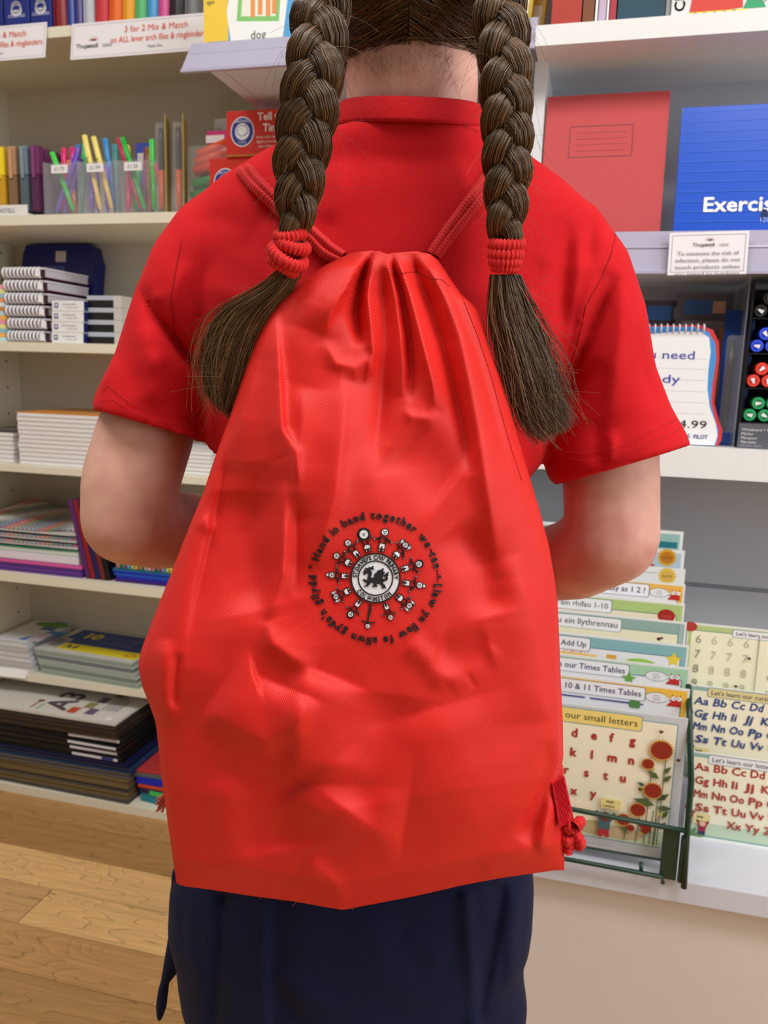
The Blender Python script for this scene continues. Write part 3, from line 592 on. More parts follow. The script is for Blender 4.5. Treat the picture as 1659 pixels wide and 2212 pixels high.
# leaning folders
for k, (c, l) in enumerate((((92, 40, 110), 'purple ring folder leaning on the spotted notebooks'), ((150, 30, 32), 'dark red folder leaning beside the purple one'), ((30, 34, 96), 'navy folder leaning beside the dark red one'), ((120, 40, 40), 'maroon folder leaning beside the navy one'), ((20, 20, 26), 'black folder leaning beside the maroon one'))):
    Y = YF+.018; xb = LX(186+11*k, Y, 1250)
    t = unit('leaning_folder', l, 'folder', (xb, Y, Z5+.0012), (0, math.radians(-13), 0)); box('cover', M(c, rough=.3), 0, .0024, 0, .24, 0, .176, t); box('cover', M(c, rough=.3), .0078, .0102, 0, .24, .0022, .176, t); box('spine', M(c, rough=.3), .0026, .0076, .001, .004, .001, .176, t)
x0, x1 = LX(246, YF+.02, 1230), LX(400, YF+.02, 1230); w2 = (x1-x0)/2
for k in range(8):
    c = [(60, 20, 120), (70, 24, 130), (30, 40, 170), (24, 60, 190), (28, 90, 200), (20, 50, 180), (24, 70, 190), (30, 110, 130)][k]
    o = box('plastic_folder', M(c, rough=.25), -w2, w2, 0, .22, 0, .0036, None, ((x0+x1)/2+random.uniform(-.004, .004), YF+.02+random.uniform(0, .004), Z5+.0003+.0038*k)); tag(o, ('violet' if k < 2 else 'teal' if k == 7 else 'royal blue')+' plastic folder in the pile beside the leaning folders', 'folder', 'plastic folders piled beside the leaning folders' if k < 7 else None)
for k in range(2):
    o = box('notebook', spot_mat('bright_spots_%d' % k, (20, 60, 50), [(230, 140, 150), (40, 130, 90), (150, 90, 160), (120, 190, 200), (230, 220, 70), (220, 130, 80), (60, 150, 110), (240, 200, 200)], 95), -w2+.003, w2, 0, .22, 0, .011, None, ((x0+x1)/2-.004*k, YF+.022, Z5+.0312+.0122*k), b=.003); tag(o, 'bright spotted notebook, %s of two on the blue folders' % ['lower', 'upper'][k], 'notebook')

# --- set-back shelf: packs of punched pockets and document folders
def pack_pile(px0, px1, Y, z0, n, th, label, prt, cols, d=.172, rot=0, group=None):
    x0, x1 = LX(px0, Y, 1400), LX(px1, Y, 1400); w2 = (x1-x0)/2
    for k in range(n):
        pos = ['lowest', 'second', 'third', 'fourth', 'fifth', 'sixth'][k] if k < n-1 else 'topmost'
        t = unit('document_pack', label + ', %s of its pile' % pos, 'pack', ((x0+x1)/2-.004*(k-n/2), Y, z0+.0004+th*1.06*k), (0, 0, rot), group)
        box('sheets', M(cols[k % len(cols)], rough=.25, noise=.12, scale=90, coat=.3), -w2, w2, 0, d, 0, th*.86, t, b=.0012); box('wrapper', M((206, 214, 212), rough=.12, noise=.1, scale=60, coat=.5), -w2-.001, w2+.001, -.001, d, th*.88, th, t)
        if k == n-1: p = Print(); prt(p, w2, d); p.build('print', t, (0, 0, th+.0003), (0, 0, 0))
def docprint(p, w2, d):
    p.rect(-w2+.004, .002, w2-.004, .02, (205, 206, 200)); p.rect(-w2+.045, .02, w2-.004, .062, (236, 222, 40)); p.rect(-w2+.02, .062, w2-.004, d-.01, (40, 70, 150)); p.rect(-w2+.008, .035, -w2+.04, .075, (150, 150, 150)); p.rect(-w2+.004, .02, -w2+.044, .09, (200, 202, 200)); p.rect(-w2+.01, .03, -w2+.04, .08, (140, 142, 142))
    p.text('A4', -w2+.056, .03, .022, (40, 60, 90), bold=.03); p.text('10', -w2+.05, .105, .036, (226, 215, 50), bold=.06); p.text('DOCUMENT', -w2+.1, .115, .018, (110, 130, 180)); p.text('FOLDERS', -w2+.1, .085, .018, (110, 130, 180)); p.ell(w2-.03, .04, .016, .010, (225, 120, 50)); p.ell(w2-.03, .04, .010, .006, (236, 222, 40))
def pocketprint(p, w2, d):
    p.rect(-w2+.004, .004, w2-.004, d-.004, (222, 226, 232)); p.poly([(-w2+.06, .02), (-w2+.09, .02), (-w2+.15, .1), (-w2+.1, .1)], (40, 120, 200)); p.rect(-w2+.06, .1, w2-.004, d-.004, (60, 110, 180)); p.ell(-w2+.07, d-.03, .05, .02, (100, 160, 70)); p.rect(-w2+.12, .02, w2-.02, .08, (210, 205, 225))
pack_pile(74, 292, 1.585, Z6, 5, .0115, 'clear pack of blue and yellow document folders', docprint, [(150, 165, 155), (120, 140, 130), (165, 180, 172), (110, 125, 130)], rot=math.radians(-3), group='document folder packs piled on the set back shelf')
pack_pile(-14, 62, 1.583, Z6, 6, .0115, 'clear pack of white and blue punched pockets', pocketprint, [(215, 214, 216), (200, 196, 200), (222, 222, 226)], group='punched pocket packs piled at the shelf side')
for k, (c, l) in enumerate((((26, 24, 30), 'black wallet lying under the magenta one'), ((200, 40, 130), 'magenta wallet lying on the black one'), ((150, 90, 170), 'lilac wallet on top of the magenta one'))):
    o = box('plastic_wallet', M(c, rough=.3), -.04, .04, 0, .16, 0, .011, None, (LX(345, 1.59, 1430)+.004*k, 1.59, Z6+.0004+.0125*k), b=.001); tag(o, l, 'wallet')
ds = box('stock_note', M((238, 236, 234), rough=.6), -.05, .05, 0, .001, -.012, .012, None, PY(18, 1452, 1.573), (math.radians(-50), 0, math.radians(4))); tag(ds, 'white paper note hanging off the set back shelf edge', 'note')

# --- bottom: A3 display books
xa0, xa1 = -1.372, LX(282, YF+.01, 1640); w2 = (xa1-xa0)/2; zz = Z7+.0005
stack = [('clear', .010), ('brown', .012), ('clear', .012), ('brown', .022), ('clear', .014), ('blue', .012), ('navy', .009), ('black', .013), ('black', .015), ('black', .013), ('black', .015), ('dark', .018), ('top', .016)]
nm = {'clear': ((96, 92, 86), 'smoky clear sleeve'), 'brown': ((118, 98, 66), 'kraft brown board'), 'blue': ((34, 60, 100), 'dark blue display book'), 'navy': ((26, 32, 70), 'navy display book'), 'black': ((20, 20, 24), 'black display book'), 'dark': ((58, 46, 38), 'dark brown portfolio'), 'top': ((208, 202, 196), 'white A3 portfolio')}
for k, (q, th) in enumerate(stack):
    c, l = nm[q]; dx = random.uniform(-.006, .004) - (.0 if k < 7 else .018) - (.014 if q in ('top', 'dark') else 0)
    lab = {0: 'lowest in the bottom shelf stack', 12: 'printed A3 on top of the bottom shelf stack', 11: 'under the white A3 portfolio'}.get(k, 'number %s up in the bottom shelf stack' % ['one', 'two', 'three', 'four', 'five', 'six', 'seven', 'eight', 'nine', 'ten', 'eleven', 'twelve', 'thirteen'][k])
    t = unit('display_book', l+', '+lab, 'portfolio', ((xa0+xa1)/2+dx, YF+.004+random.uniform(0, .006), zz), (0, 0, math.radians(random.uniform(-1, 1))), None)
    box('cover', M(c if q != 'top' else (60, 52, 46), rough=.3), -w2, w2, 0, .24, 0, th*.3, t, b=.0006); box('pages', M(c if q != 'top' else (70, 64, 58), rough=.5), -w2+.004, w2-.003, .003, .237, th*.31, th*.72, t); box('cover', M(c, rough=.28, coat=.2), -w2, w2, 0, .24, th*.73, th*.97, t, b=.0006)
    if q == 'black':
        m = MB(); m.box(w2-.10-.02*k*.2, w2-.01, -.0012, .0, th*.35, th*.75); m.build('label_strip', M((225, 225, 235)), t)
        if k == 7: box('label_strip', M((50, 50, 130)), w2-.05, w2-.02, -.002, -.0013, th*.3, th*.8, t)
    if q == 'top':
        p = Print(); p.rect(-w2+.006, .006, w2-.006, .234, (216, 212, 206)); x_ = w2-.23
        p.text('A3', 0, 0, .001, (1, 1, 1)) if False else None
        V, F = text_geo('A3', .04); sx = .062/.7
        p._add([(w2-.155-b_*sx, .030+a*sx) for a, b_ in V], F, (88, 74, 88), 5)
        for i, (a, b_, c2) in enumerate(((.135, .04, (190, 80, 50)), (.112, .075, (150, 140, 90)), (.10, .11, (120, 110, 130)), (.08, .15, (170, 120, 100)), (.105, .19, (180, 170, 150)), (.09, .045, (110, 90, 120)))): p.rect(w2-a-.012, b_-.016, w2-a+.012, b_+.016, c2)
        for i in range(5): p.rect(w2-.075+.009*i, .06, w2-.072+.009*i, .17-.012*i, (120, 112, 120))
        p.rect(w2-.24, .02, w2-.236, .06, (170, 80, 60)); p.ell(w2-.238, .062, .008, .006, (120, 70, 50)); p.rect(w2-.222, .018, w2-.218, .05, (130, 190, 90)); p.rect(w2-.036, .012, w2-.022, .03, (240, 240, 240))
        p.build('print', t, (0, 0, th*.98), (0, 0, 0))
    zz += th*1.02
# small pile beside it
x0, x1 = LX(300, YF+.02, 1680), LX(420, YF+.02, 1680); w2 = (x1-x0)/2; zz = Z7+.0005
for k, (c, th, l) in enumerate((((20, 130, 150), .02, 'teal plastic wallet on the bottom shelf floor'), ((40, 34, 80), .012, 'dark purple wallet with a green tab'), ((214, 74, 40), .008, 'orange red wallet in the small bottom pile'), ((30, 40, 190), .016, 'bright blue wallet in the small bottom pile'), ((90, 100, 104), .010, 'slate grey wallet in the small bottom pile'), ((190, 60, 60), .008, 'red and green wallet on the small bottom pile'))):
    o = box('plastic_wallet', M(c, rough=.3), -w2, w2, 0, .21, 0, th*.95, None, ((x0+x1)/2-.004*k, YF+.018+.003*k, zz), (0, 0, math.radians(-6+2*k)), b=.0015); tag(o, l, 'wallet')
    if k == 1: box('tab', M((70, 200, 90)), -w2+.03, w2-.01, -.004, -.0003, .001, th-.002, o)
    if k == 5:
        p = Print(); p.rect(-w2+.002, .12, w2, .2, (50, 110, 80)); p.rect(-.0, .01, w2-.004, .1, (225, 222, 228)); p.build('print', o, (0, 0, th*.96), (0, 0, 0))
    zz += th

# ================================================================== things on the right bay
# --- top shelf
zt = za+.0003
for a, b_, c, l, n_ in ((1192, 1256, (176, 62, 52), 'brick red hardback book on the pale grey top shelf', 'book'), (1259, 1283, (130, 78, 52), 'brown spined book beside the brick red one', 'book'), (1286, 1291, (245, 245, 245), 'thin white booklet beside the brown book', 'booklet'), (1293, 1309, (196, 176, 200), 'lilac booklet between thin white booklets', 'booklet'), (1311, 1315, (248, 248, 248), 'thin white booklet beside the crimson one', 'booklet'), (1317, 1331, (176, 60, 74), 'thin crimson booklet beside the teal folder', 'booklet'), (1334, 1436, (46, 78, 96), 'dark teal document folder on the pale grey top shelf', 'folder'), (1438, 1448, (170, 172, 176), 'grey booklet beside the teal folder', 'booklet')):
    Y = YR+.02; x0, x1 = LX(a, Y, 25), LX(b_, Y, 25); w2 = (x1-x0)/2
    t = unit(n_, l, n_, ((x0+x1)/2, Y, zt)); mt = M(c, rough=.35, noise=.06)
    m = MB(); m.rbox(-w2, w2, 0, .004, 0, .2, min(.001, w2*.4)); m.build('spine', mt, t)
    if w2 > .003:
        box('cover', mt, -w2, -w2+.0016, .0042, .15, 0, .2, t); box('cover', mt, w2-.0016, w2, .0042, .15, 0, .2, t); box('page_block', M((236, 232, 224)), -w2+.0018, w2-.0018, .006, .147, .002, .197, t)
    else: box('page_block', mt, -w2*.9, w2*.9, .0042, .15, 0, .198, t)
x0, x1 = LX(1450, YR+.012, 20), LX(1900, YR+.012, 20); w2 = (x1-x0)/2
cb = box('craft_box', M((225, 226, 226), rough=.35), -w2, w2, 0, .12, 0, .17, None, ((x0+x1)/2, YR+.012, zt), b=.001); tag(cb, 'white craft box with coloured shapes on the pale grey top shelf', 'box')
p = Print(); V, F = text_geo('CRAFT', .03); sx = .014/.7; p._add([(-w2+.018-b_*sx, .008+a*sx) for a, b_ in V], F, (60, 60, 64))
p.poly([(-w2+.024, .0), (-w2+.095, .008), (-w2+.09, .05), (-w2+.03, .05)], (210, 70, 60)); p.poly([(-w2+.095, .006), (-w2+.125, .006), (-w2+.107, .035)], (60, 160, 110)); p.rect(-w2+.024, 0, -w2+.1, .006, (230, 215, 80)); [p.rect(-w2+.03+.013*k, .001, -w2+.034+.013*k, .005, (50, 70, 60)) for k in range(5)]
p.line([(-w2+.12, .012), (-w2+.17, .05)], .001, (120, 120, 120)); p.line([(-w2+.175, .03), (-w2+.175, .008)], .001, (120, 120, 120)); p.ell(-w2+.175, .007, .012, .004, (150, 150, 150)); [p.rect(-w2+.2+.02*k, .012, -w2+.215+.02*k, .018, (90, 90, 92)) for k in range(6)]; p.build('print', cb, (0, -.0003, 0))
for k, (a, c, l) in enumerate(((1128, (220, 190, 60), 'yellow activity pack standing on the ticket rail shelf'), (1152, (205, 175, 50), 'mustard yellow activity pack beside the pale shelf end'))):
    t = box('activity_pack', M(c, rough=.3, coat=.3, noise=.15, scale=60), -.012, .012, 0, .03, 0, .19, None, (LX(a, 1.36, 40), 1.36+.03*k, zr1-.0118), (0, math.radians(5), 0), b=.002); tag(t, l, 'pack'); p = Print(); p.rect(-.008, .02, .006, .05, (240, 235, 210)); p.build('print', t, (0, -.0003, 0))
# --- exercise books
def leaning_book(name, label, cat, px0, px1, ytop, zb, Yb, th, lean, mat, pages, fn):
    x0, x1 = LX(px0, Yb+.02, 350), LX(px1, Yb+.02, 350); w2 = (x1-x0)/2
    H = (LZ((px0+px1)/2, ytop, Yb+.03)-zb)/math.cos(lean)
    t = unit(name, label, cat, ((x0+x1)/2, Yb, zb+th*math.sin(lean)), (-lean, 0, 0)); m = MB(); m.rbox(-w2, w2, 0, .0012, 0, H, .0004); m.build('cover', mat, t)
    box('page_block', pages, -w2+.001, w2-.001, .0014, th-.0014, .001, H-.001, t); box('back_cover', mat, -w2, w2, th-.0012, th, 0, H, t)
    p = Print(); fn(p, w2, H); p.build('print', t, (0, -.0003, 0)); return t
def redbook(p, w2, H):
    x0, x1, y0, y1 = -w2*.58, w2*.46, H*.62, H*.81; p.frame(x0, y0, x1, y1, .0009, (110, 50, 60)); [p.rect(x0+(x1-x0)*.1, y0+(y1-y0)*q, x1-(x1-x0)*.1, y0+(y1-y0)*q+.0004, (130, 62, 70)) for q in (.2, .4, .58, .78)]
leaning_book('exercise_book', 'salmon red exercise book with a ruled name box', 'exercise book', 1172, 1437, 201, zs+.0005, 1.335, .012, math.radians(9), M((196, 84, 86), rough=.75, spec=.2, noise=.05, scale=400), M((230, 226, 216)), redbook)
def bluebook(p, w2, H):
    for k in range(14): p.rect(-w2+.004, H*.965-.0148*k, w2-.001, H*.965-.0148*k+.0009, (56, 112, 222))
    p.text('Exercise', -w2+.038, H*.30, .021, (245, 246, 250), bold=.035, width=.112); p.text('BOOK', -w2+.118, H*.255, .012, (16, 22, 60), bold=.03, shear=.15); p.text('120 Leaf', -w2+.117, H*.225, .007, (170, 195, 240))
leaning_book('exercise_book', 'bright blue striped exercise book with white title', 'exercise book', 1466, 1790, 228, zs+.0005, 1.325, .02, math.radians(9), M((20, 84, 205), rough=.25, coat=.3, noise=.04), M((225, 225, 228)), bluebook)
# notice on the rail
def notice(p, w_, h_):
    p.frame(-w_/2+.004, -h_/2+.004, w_/2-.004, h_/2-.004, .0005, (120, 120, 125)); shop_logo(p, .002, h_*.16, .0065)
    for k, s in enumerate(('To minimise the risk of', 'infection, please do not', 'touch products unless', 'you intend to purchase')): p.text(s, 0, h_*.02-.0095*k-.004, .0055, (110, 108, 122), align='c', width=w_*.82 if k else w_*.78)
p0 = PY(1529, 546, 1.288)
sign('notice_card', 'white notice card about not touching products, on the lavender rail', 1529, 547, .107, .060, 1.2875, (math.radians(-4), math.radians(-1), 0), notice, 'notice')

# --- pen display bay
zt = zc1+.0003
# outline of the pen pad card, read as a real sheet 3 mm thick
def card_xy(P, Y): return [(float(q[0]), float(q[2])) for q in (PY(a, b_, Y) for a, b_ in P)]
Y = YR+.022
outer = [(1300, 962), (1300, 705), (1512, 702), (1540, 712), (1553, 738), (1554, 775), (1546, 830), (1543, 870), (1552, 905), (1561, 930), (1558, 952), (1551, 963)]
inner = [(1300, 962), (1300, 714), (1400, 722), (1470, 716), (1515, 717), (1532, 730), (1535, 760), (1530, 800), (1528, 840), (1533, 880), (1546, 915), (1550, 940), (1543, 962)]
mid = [(1300, 962), (1300, 705), (1500, 706), (1530, 716), (1545, 742), (1547, 775), (1539, 830), (1536, 870), (1544, 905), (1552, 930), (1549, 952), (1544, 963)]
t = unit('display_card', 'wavy edged white pad card with handwriting and a price behind the red sleeve', 'card', (LX(1430, Y, 960), Y, zt)); lx, lz = t.location.x, t.location.z
for nm_, P_, c, a, b_ in (('backing', outer, (205, 60, 64), .0008, .003), ('border', mid, (70, 150, 220), .0002, .0008), ('sheet', inner, (240, 241, 244), -.0006, .0002)):
    q = [(x-lx, max(z-lz, 0.0)) for x, z in card_xy(P_, Y)]; m = MB(); m.prism(q, a, b_, 'y'); m.build(nm_, M(c, rough=.5, noise=.02), t)
for k in range(15):
    a = PY(1336+13.2*k, 706, Y); m = MB(); m.tube([(a[0]-lx, -.003, a[2]-lz-.010), (a[0]-lx, -.004, a[2]-lz+.002), (a[0]-lx, .002, a[2]-lz+.004), (a[0]-lx, .005, a[2]-lz-.004)], .0014, 6); m.build('wire_loop', M((210, 205, 215), rough=.3), t, smooth=True)
p = Print()
def at(px, py): q = PY(px, py, Y); return q[0]-lx, q[2]-lz
for yy in (776, 798, 822, 846, 870, 894): a = at(1340, yy-6); b_ = at(1526, yy); p.line([a, b_], .0005, (222, 224, 228))
INK = (62, 70, 170)
a = at(1364, 773); p.text('you need', a[0], a[1], .0125, INK, width=at(1500, 773)[0]-a[0]); a = at(1378, 822); p.text('study', a[0], a[1]-.002, .0125, INK, width=at(1469, 822)[0]-a[0]); a = at(1446, 922); p.text('£4.99', a[0], a[1], .0115, (25, 25, 28), width=at(1526, 922)[0]-a[0]); a = at(1497, 947); p.text('PILOT', a[0], a[1], .006, (50, 60, 130), bold=.02, width=at(1528, 947)[0]-a[0]); a = at(1488, 944); p.ell(a[0], a[1]+.002, .0025, .003, (50, 60, 130), 10); p.ell(a[0]+.0008, a[1]+.0022, .0016, .002, (240, 241, 244), 10); p.build('print', t, (0, -.0008, 0))
# blue pen packs behind and beside the card
for k, (px, c, l, Yk, h) in enumerate(((1578, (30, 70, 160), 'blue hanging pack of pens beside the wavy card', YR+.055, .205), (1500, (110, 110, 120), 'dull clear pack of pens behind the wavy card', YR+.11, .235), (1420, (92, 90, 96), 'grey clear pack of pens behind the red sleeve', YR+.12, .225))):
    t = unit('pen_pack', l, 'pack', (LX(px, Yk, 900), Yk, zt)); w2 = .021 if k == 0 else .042
    box('backing_card', M(c, rough=.3, coat=.2), -w2, w2, .004, .0055, 0, h, t, b=.0005); m = MB(); m.rbox(-w2*.8, w2*.8, -.008, .0036, .02, h*.82, .006); m.build('blister', M((236, 240, 244), rough=.08, spec=.6, noise=.0, alpha=.14), t)
    for j in range(1 if k == 0 else 4):
        x_ = -.008 if k == 0 else -.03+.02*j; m = MB(); m.tube([(x_, -.002, .026), (x_, -.002, .034), (x_, -.002, h*.55), (x_, -.002, h*.78)], [.0015, .004, .0045, .0045], 8); m.build('pen', M([(60, 65, 70), (180, 60, 50), (60, 90, 170), (200, 120, 60)][j], rough=.3), t, smooth=True)
    p = Print(); p.rect(-w2*.7, h*.86, w2*.3, h*.96, (70, 120, 190)) if k else p.ell(0, .012, .014, .01, (60, 100, 190)); p.rect(w2*.3, h*.87, w2*.75, h*.95, (225, 190, 160)) if k else None; p.build('print', t, (0, .0036, 0))
o = box('clear_divider', M((230, 236, 240), rough=.05, spec=.6, noise=.0, alpha=.15), -.001, .001, 0, .15, 0, .25, None, (LX(1590, YR+.02, 900), YR+.02, zt)); tag(o, 'clear plastic divider between the pen packs and the marker display', 'divider')
# marker display: caps face the shopper
t = unit('marker_display', 'black and grey marker display box with four colours of markers', 'display', (LX(1598, YR+.02, 900), YR+.02, zt)); gx0, gx1 = 0.0, .22
H = LZ(1620, 605, YR+.02)-zt
box('back', M((22, 22, 26), rough=.4), gx0, gx1, .13, .134, 0, H, t); box('side', M((18, 18, 22), rough=.4), gx0, gx0+.003, .0, .129, .0, H, t); box('side', M((18, 18, 22), rough=.4), gx1-.003, gx1, 0, .129, 0, H, t)
hl = LZ(1630, 915, YR+.02)-zt
fl = box('front_lip', M((92, 94, 102), rough=.45), gx0, gx1, -.003, -.0002, 0, hl, t); p = Print(); [p.text(s, .004, hl-.011-.0062*k, .004, (225, 226, 230)) for k, s in enumerate(('Whiteboard + Flipchart', 'Marker', 'Marqueur', 'Marcador'))]; p.text('stationery display', .004, .003, .003, (180, 180, 190)); p.build('print', fl, (0, -.0034, 0))
tz = [hl+.002, hl+.002+(H-hl)*.245, hl+.002+(H-hl)*.49, hl+.002+(H-hl)*.735]
for k in range(4): box('divider', M((16, 16, 18), rough=.5), gx0+.0032, gx1-.0032, .004, .128, tz[k]-.0017, tz[k]-.0003, t)
mr = .0098; wx, wz = t.location.x, t.location.z
for k, (c, nm_, caps) in enumerate((((30, 130, 75), 'green', 0), ((205, 50, 40), 'red', 0), ((36, 62, 190), 'blue', 0), ((26, 26, 28), 'black', 0))):
    for r_ in range(2):
        for j in range(9):
            x_ = gx0+.0145+.0205*j+(.01025 if r_ else 0); z_ = tz[k]+mr+.0003+.0178*r_
            if x_ > gx1-.014: continue
            a = random.uniform(0, 6.28)
            q = unit('marker_pen', nm_+' capped marker lying in the marker display', 'marker', (wx+x_, t.location.y+.006, wz+z_), (0, a, 0), nm_+' markers in the display')
            mt = M(c, rough=.3, spec=.5, noise=.03); m = MB(); m.tube([(0, .03, 0), (0, .118, 0)], mr*.94, 14); m.build('barrel', M(c, rough=.35), q, smooth=True)
            m = MB(); m.tube([(0, 0, 0), (0, .001, 0), (0, .029, 0)], [mr*.86, mr*.97, mr*.97], 16); cp = m.build('cap', mt, q)
            p = Print(); n = 18
            p._add([(r2*math.cos(2*math.pi*i/n), r2*math.sin(2*math.pi*i/n)) for i in range(n) for r2 in (mr*.66, mr*.82)], [(2*i, 2*i+1, (2*i+3) % (2*n), (2*i+2) % (2*n)) for i in range(n)], tuple(min(255, int(v*1.25)+25) for v in c))
            p.poly([(-mr*.3, -mr*.42), (mr*.3, -mr*.42), (mr*.22, -mr*.05), (mr*.14, mr*.32), (0, mr*.5), (-mr*.14, mr*.32), (-mr*.22, -mr*.05)], (238, 238, 240)); p.build('print', cp, (0, -.0003, 0))

# --- poster cards on the rack
def bubble_owl(p, x, y, k):
    p.ell(x, y, .028*k, .014*k, (80, 84, 90)); p.ell(x, y, .0268*k, .0128*k, (240, 240, 240)); [p.text(s, x, y+.004*k-.0055*k*i, .0034*k, (60, 60, 70), align='c') for i, s in enumerate(('Practise', 'every day', 'with me'))]
    p.poly([(x+.022*k, y+.004*k), (x+.034*k, y+.001*k), (x+.024*k, y-.006*k)], (240, 240, 240))
    bx = x+.046*k; p.poly([(bx-.022*k, y-.018*k), (bx-.012*k, y-.006*k), (bx-.01*k, y+.014*k), (bx-.006*k, y+.008*k), (bx+.006*k, y+.008*k), (bx+.011*k, y+.014*k), (bx+.013*k, y-.018*k)], (196, 44, 38)); p.ell(bx-.006*k, y+.003*k, .006*k, .006*k, (242, 242, 240)); p.ell(bx+.007*k, y+.003*k, .006*k, .006*k, (242, 242, 240)); p.ell(bx-.005*k, y+.003*k, .0015*k, .0015*k, (30, 20, 20)); p.ell(bx+.006*k, y+.003*k, .0015*k, .0015*k, (30, 20, 20))
def poster(label, pxr, pytop, Y, fn, wd=.30, ht=.212, col=(232, 236, 236), th=.0022):
    q = PY(pxr, pytop, Y); o = box('poster_card', M(col, rough=.14, coat=.5, noise=.02), -wd, 0, 0, th, -ht, 0, None, q); tag(o, label, 'poster'); p = Print(); fn(p, wd, ht); p.build('print', o, (0, -.0003, 0)); return o
NAVY = (44, 44, 92)
def hdr(bg, box_c, txt, xr, fn=None, border=None, body=(238, 238, 240), ts=.0085, tc=NAVY, bold=.02):
    def f(p, w_, h_):
        p.rect(-w_+.004, -h_+.004, -.003, -.003, bg); p.rect(-w_+.008, -h_+.008, -.010, -.0185, border or box_c or (90, 94, 130)); p.rect(-w_+.009, -h_+.008, -.0112, -.0197, body)
        p.rrect(-w_+.02, -.0255, -xr+.001, -.0045, .004, border or (90, 94, 130)); p.rrect(-w_+.0208, -.0247, -xr, -.0053, .0036, (244, 244, 248)); p.text(txt, -xr-.005, -.0187, ts, tc, bold=bold, align='r')
        if fn: fn(p, w_, h_)
    return f
def sunf(c1, c2, x, y, r): return lambda p, w_, h_: (p.star(x, y, r, r*.78, 16, c1), p.ell(x, y, r*.66, r*.6, c2), p.text('extra', x, y-.002, .005, (120, 80, 30), align='c'))
CARDS = []
def plain(bg, fn):
    return lambda p, w_, h_: (p.rect(-w_+.004, -h_+.004, -.005, -.005, bg), fn(p, w_, h_))
yb = [1.116+.026*i for i in range(10)]
poster('teal edged wipe clean poster at the very back of the green rack', 1477, 1149, yb[9], plain((150, 190, 188), lambda p, w_, h_: p.rect(-w_+.01, -.028, -.008, -.018, (36, 120, 130))))
poster('pale blue poster with an orange sun burst, second from the back of the rack', 1480, 1190, yb[8], plain((178, 202, 216), lambda p, w_, h_: (sunf((214, 160, 40), (190, 120, 30), -.026, -.013, .0155)(p, w_, h_), p.rect(-w_+.01, -.030, -.044, -.025, (190, 90, 60)))))
poster('white poster with a yellow sun burst, third from the back of the rack', 1481, 1230, yb[7], plain((228, 230, 230), lambda p, w_, h_: (p.rect(-w_+.01, -.010, -.04, -.009, (150, 180, 130)), sunf((224, 190, 80), (216, 176, 80), -.026, -.013, .0145)(p, w_, h_))))
poster('orange bordered poster with a red owl and speech bubble behind the green one', 1481, 1263, yb[6], hdr((240, 186, 84), None, 'as easy as 1 2 ?', .052, lambda p, w_, h_: bubble_owl(p, -.037, -.016, .52)))
poster('lime green bordered poster about numbers with a dark red disc', 1480, 1305, yb[5], hdr((180, 206, 130), (60, 120, 110), 'Ysgrifennu ein rhifau 1-10', .105, lambda p, w_, h_: (p.ell(-.025, -.021, .0125, .0105, (170, 40, 36)), p.text('new', -.025, -.0235, .006, (200, 90, 80), align='c')), border=(70, 130, 120), body=(240, 230, 206), tc=(60, 60, 66), bold=.01))
poster('grey teal bordered poster about letters in black handwriting', 1484, 1345, yb[4], hdr((148, 178, 172), None, 'Dysgu ein llythrennau', .092, lambda p, w_, h_: (p.ell(-.037, -.029, .003, .0025, (90, 30, 30)), p.ell(-.033, -.027, .0022, .0016, (60, 60, 60)), p.rect(-.010, -h_+.01, -.004, -.004, (160, 190, 186))), border=(90, 150, 140), body=(240, 234, 204), ts=.0092, tc=(50, 50, 54), bold=.01))
poster('teal bordered poster about adding up with a yellow star', 1489, 1395, yb[3], hdr((136, 186, 190), None, 'How to Add Up', .138, lambda p, w_, h_: (p.rect(-w_+.02, -.046, -.127, -.029, (245, 205, 110)), p.text('6 + 28 = 34 + ?', -.14, -.029, .004, (220, 110, 60), align='r'), p.rect(-.113, -.035, -.099, -.026, (226, 170, 60)), p.ell(-.065, -.036, .023, .009, (160, 205, 80)), p.text('carry the ten', -.065, -.037, .004, (70, 100, 50), align='c'), p.star(-.0195, -.023, .0115, .0055, 5, (240, 210, 60))), border=(80, 110, 130), ts=.0082))
poster('mint green bordered poster about times tables with a red owl', 1492, 1444, yb[2], hdr((172, 214, 180), None, "Let's learn our Times Tables", .083, lambda p, w_, h_: (bubble_owl(p, -.045, -.017, .54), p.star(-.082, -.025, .011, .0045, 5, (110, 170, 70)))))
poster('amber bordered poster about several times tables with a red owl', 1491, 1490, yb[1], hdr((244, 196, 76), None, "Let's learn our 1, 2, 5, 10 & 11 Times Tables", .059, lambda p, w_, h_: (bubble_owl(p, -.043, -.017, .56), p.rect(-w_+.02, -.0305, -.14, -.0285, (50, 60, 140)), p.rect(-.133, -.0305, -.06, -.0285, (50, 60, 140)), p.rrect(-.079, -.036, -.064, -.025, .003, (90, 140, 70)))))
GRN, GR2, BRN = (84, 106, 60), (60, 84, 54), (150, 44, 30)
def leaf(p, x, y, a, l, c):
    p.poly([(x, y), (x+l*.5*math.cos(a+.45), y+l*.5*math.sin(a+.45)), (x+l*math.cos(a), y+l*math.sin(a)), (x+l*.5*math.cos(a-.45), y+l*.5*math.sin(a-.45))], c)
def flower(p, x, y, r): p.star(x, y, r*1.22, r*.98, 22, (214, 160, 70)); p.ell(x, y, r, r*.92, BRN, 24)
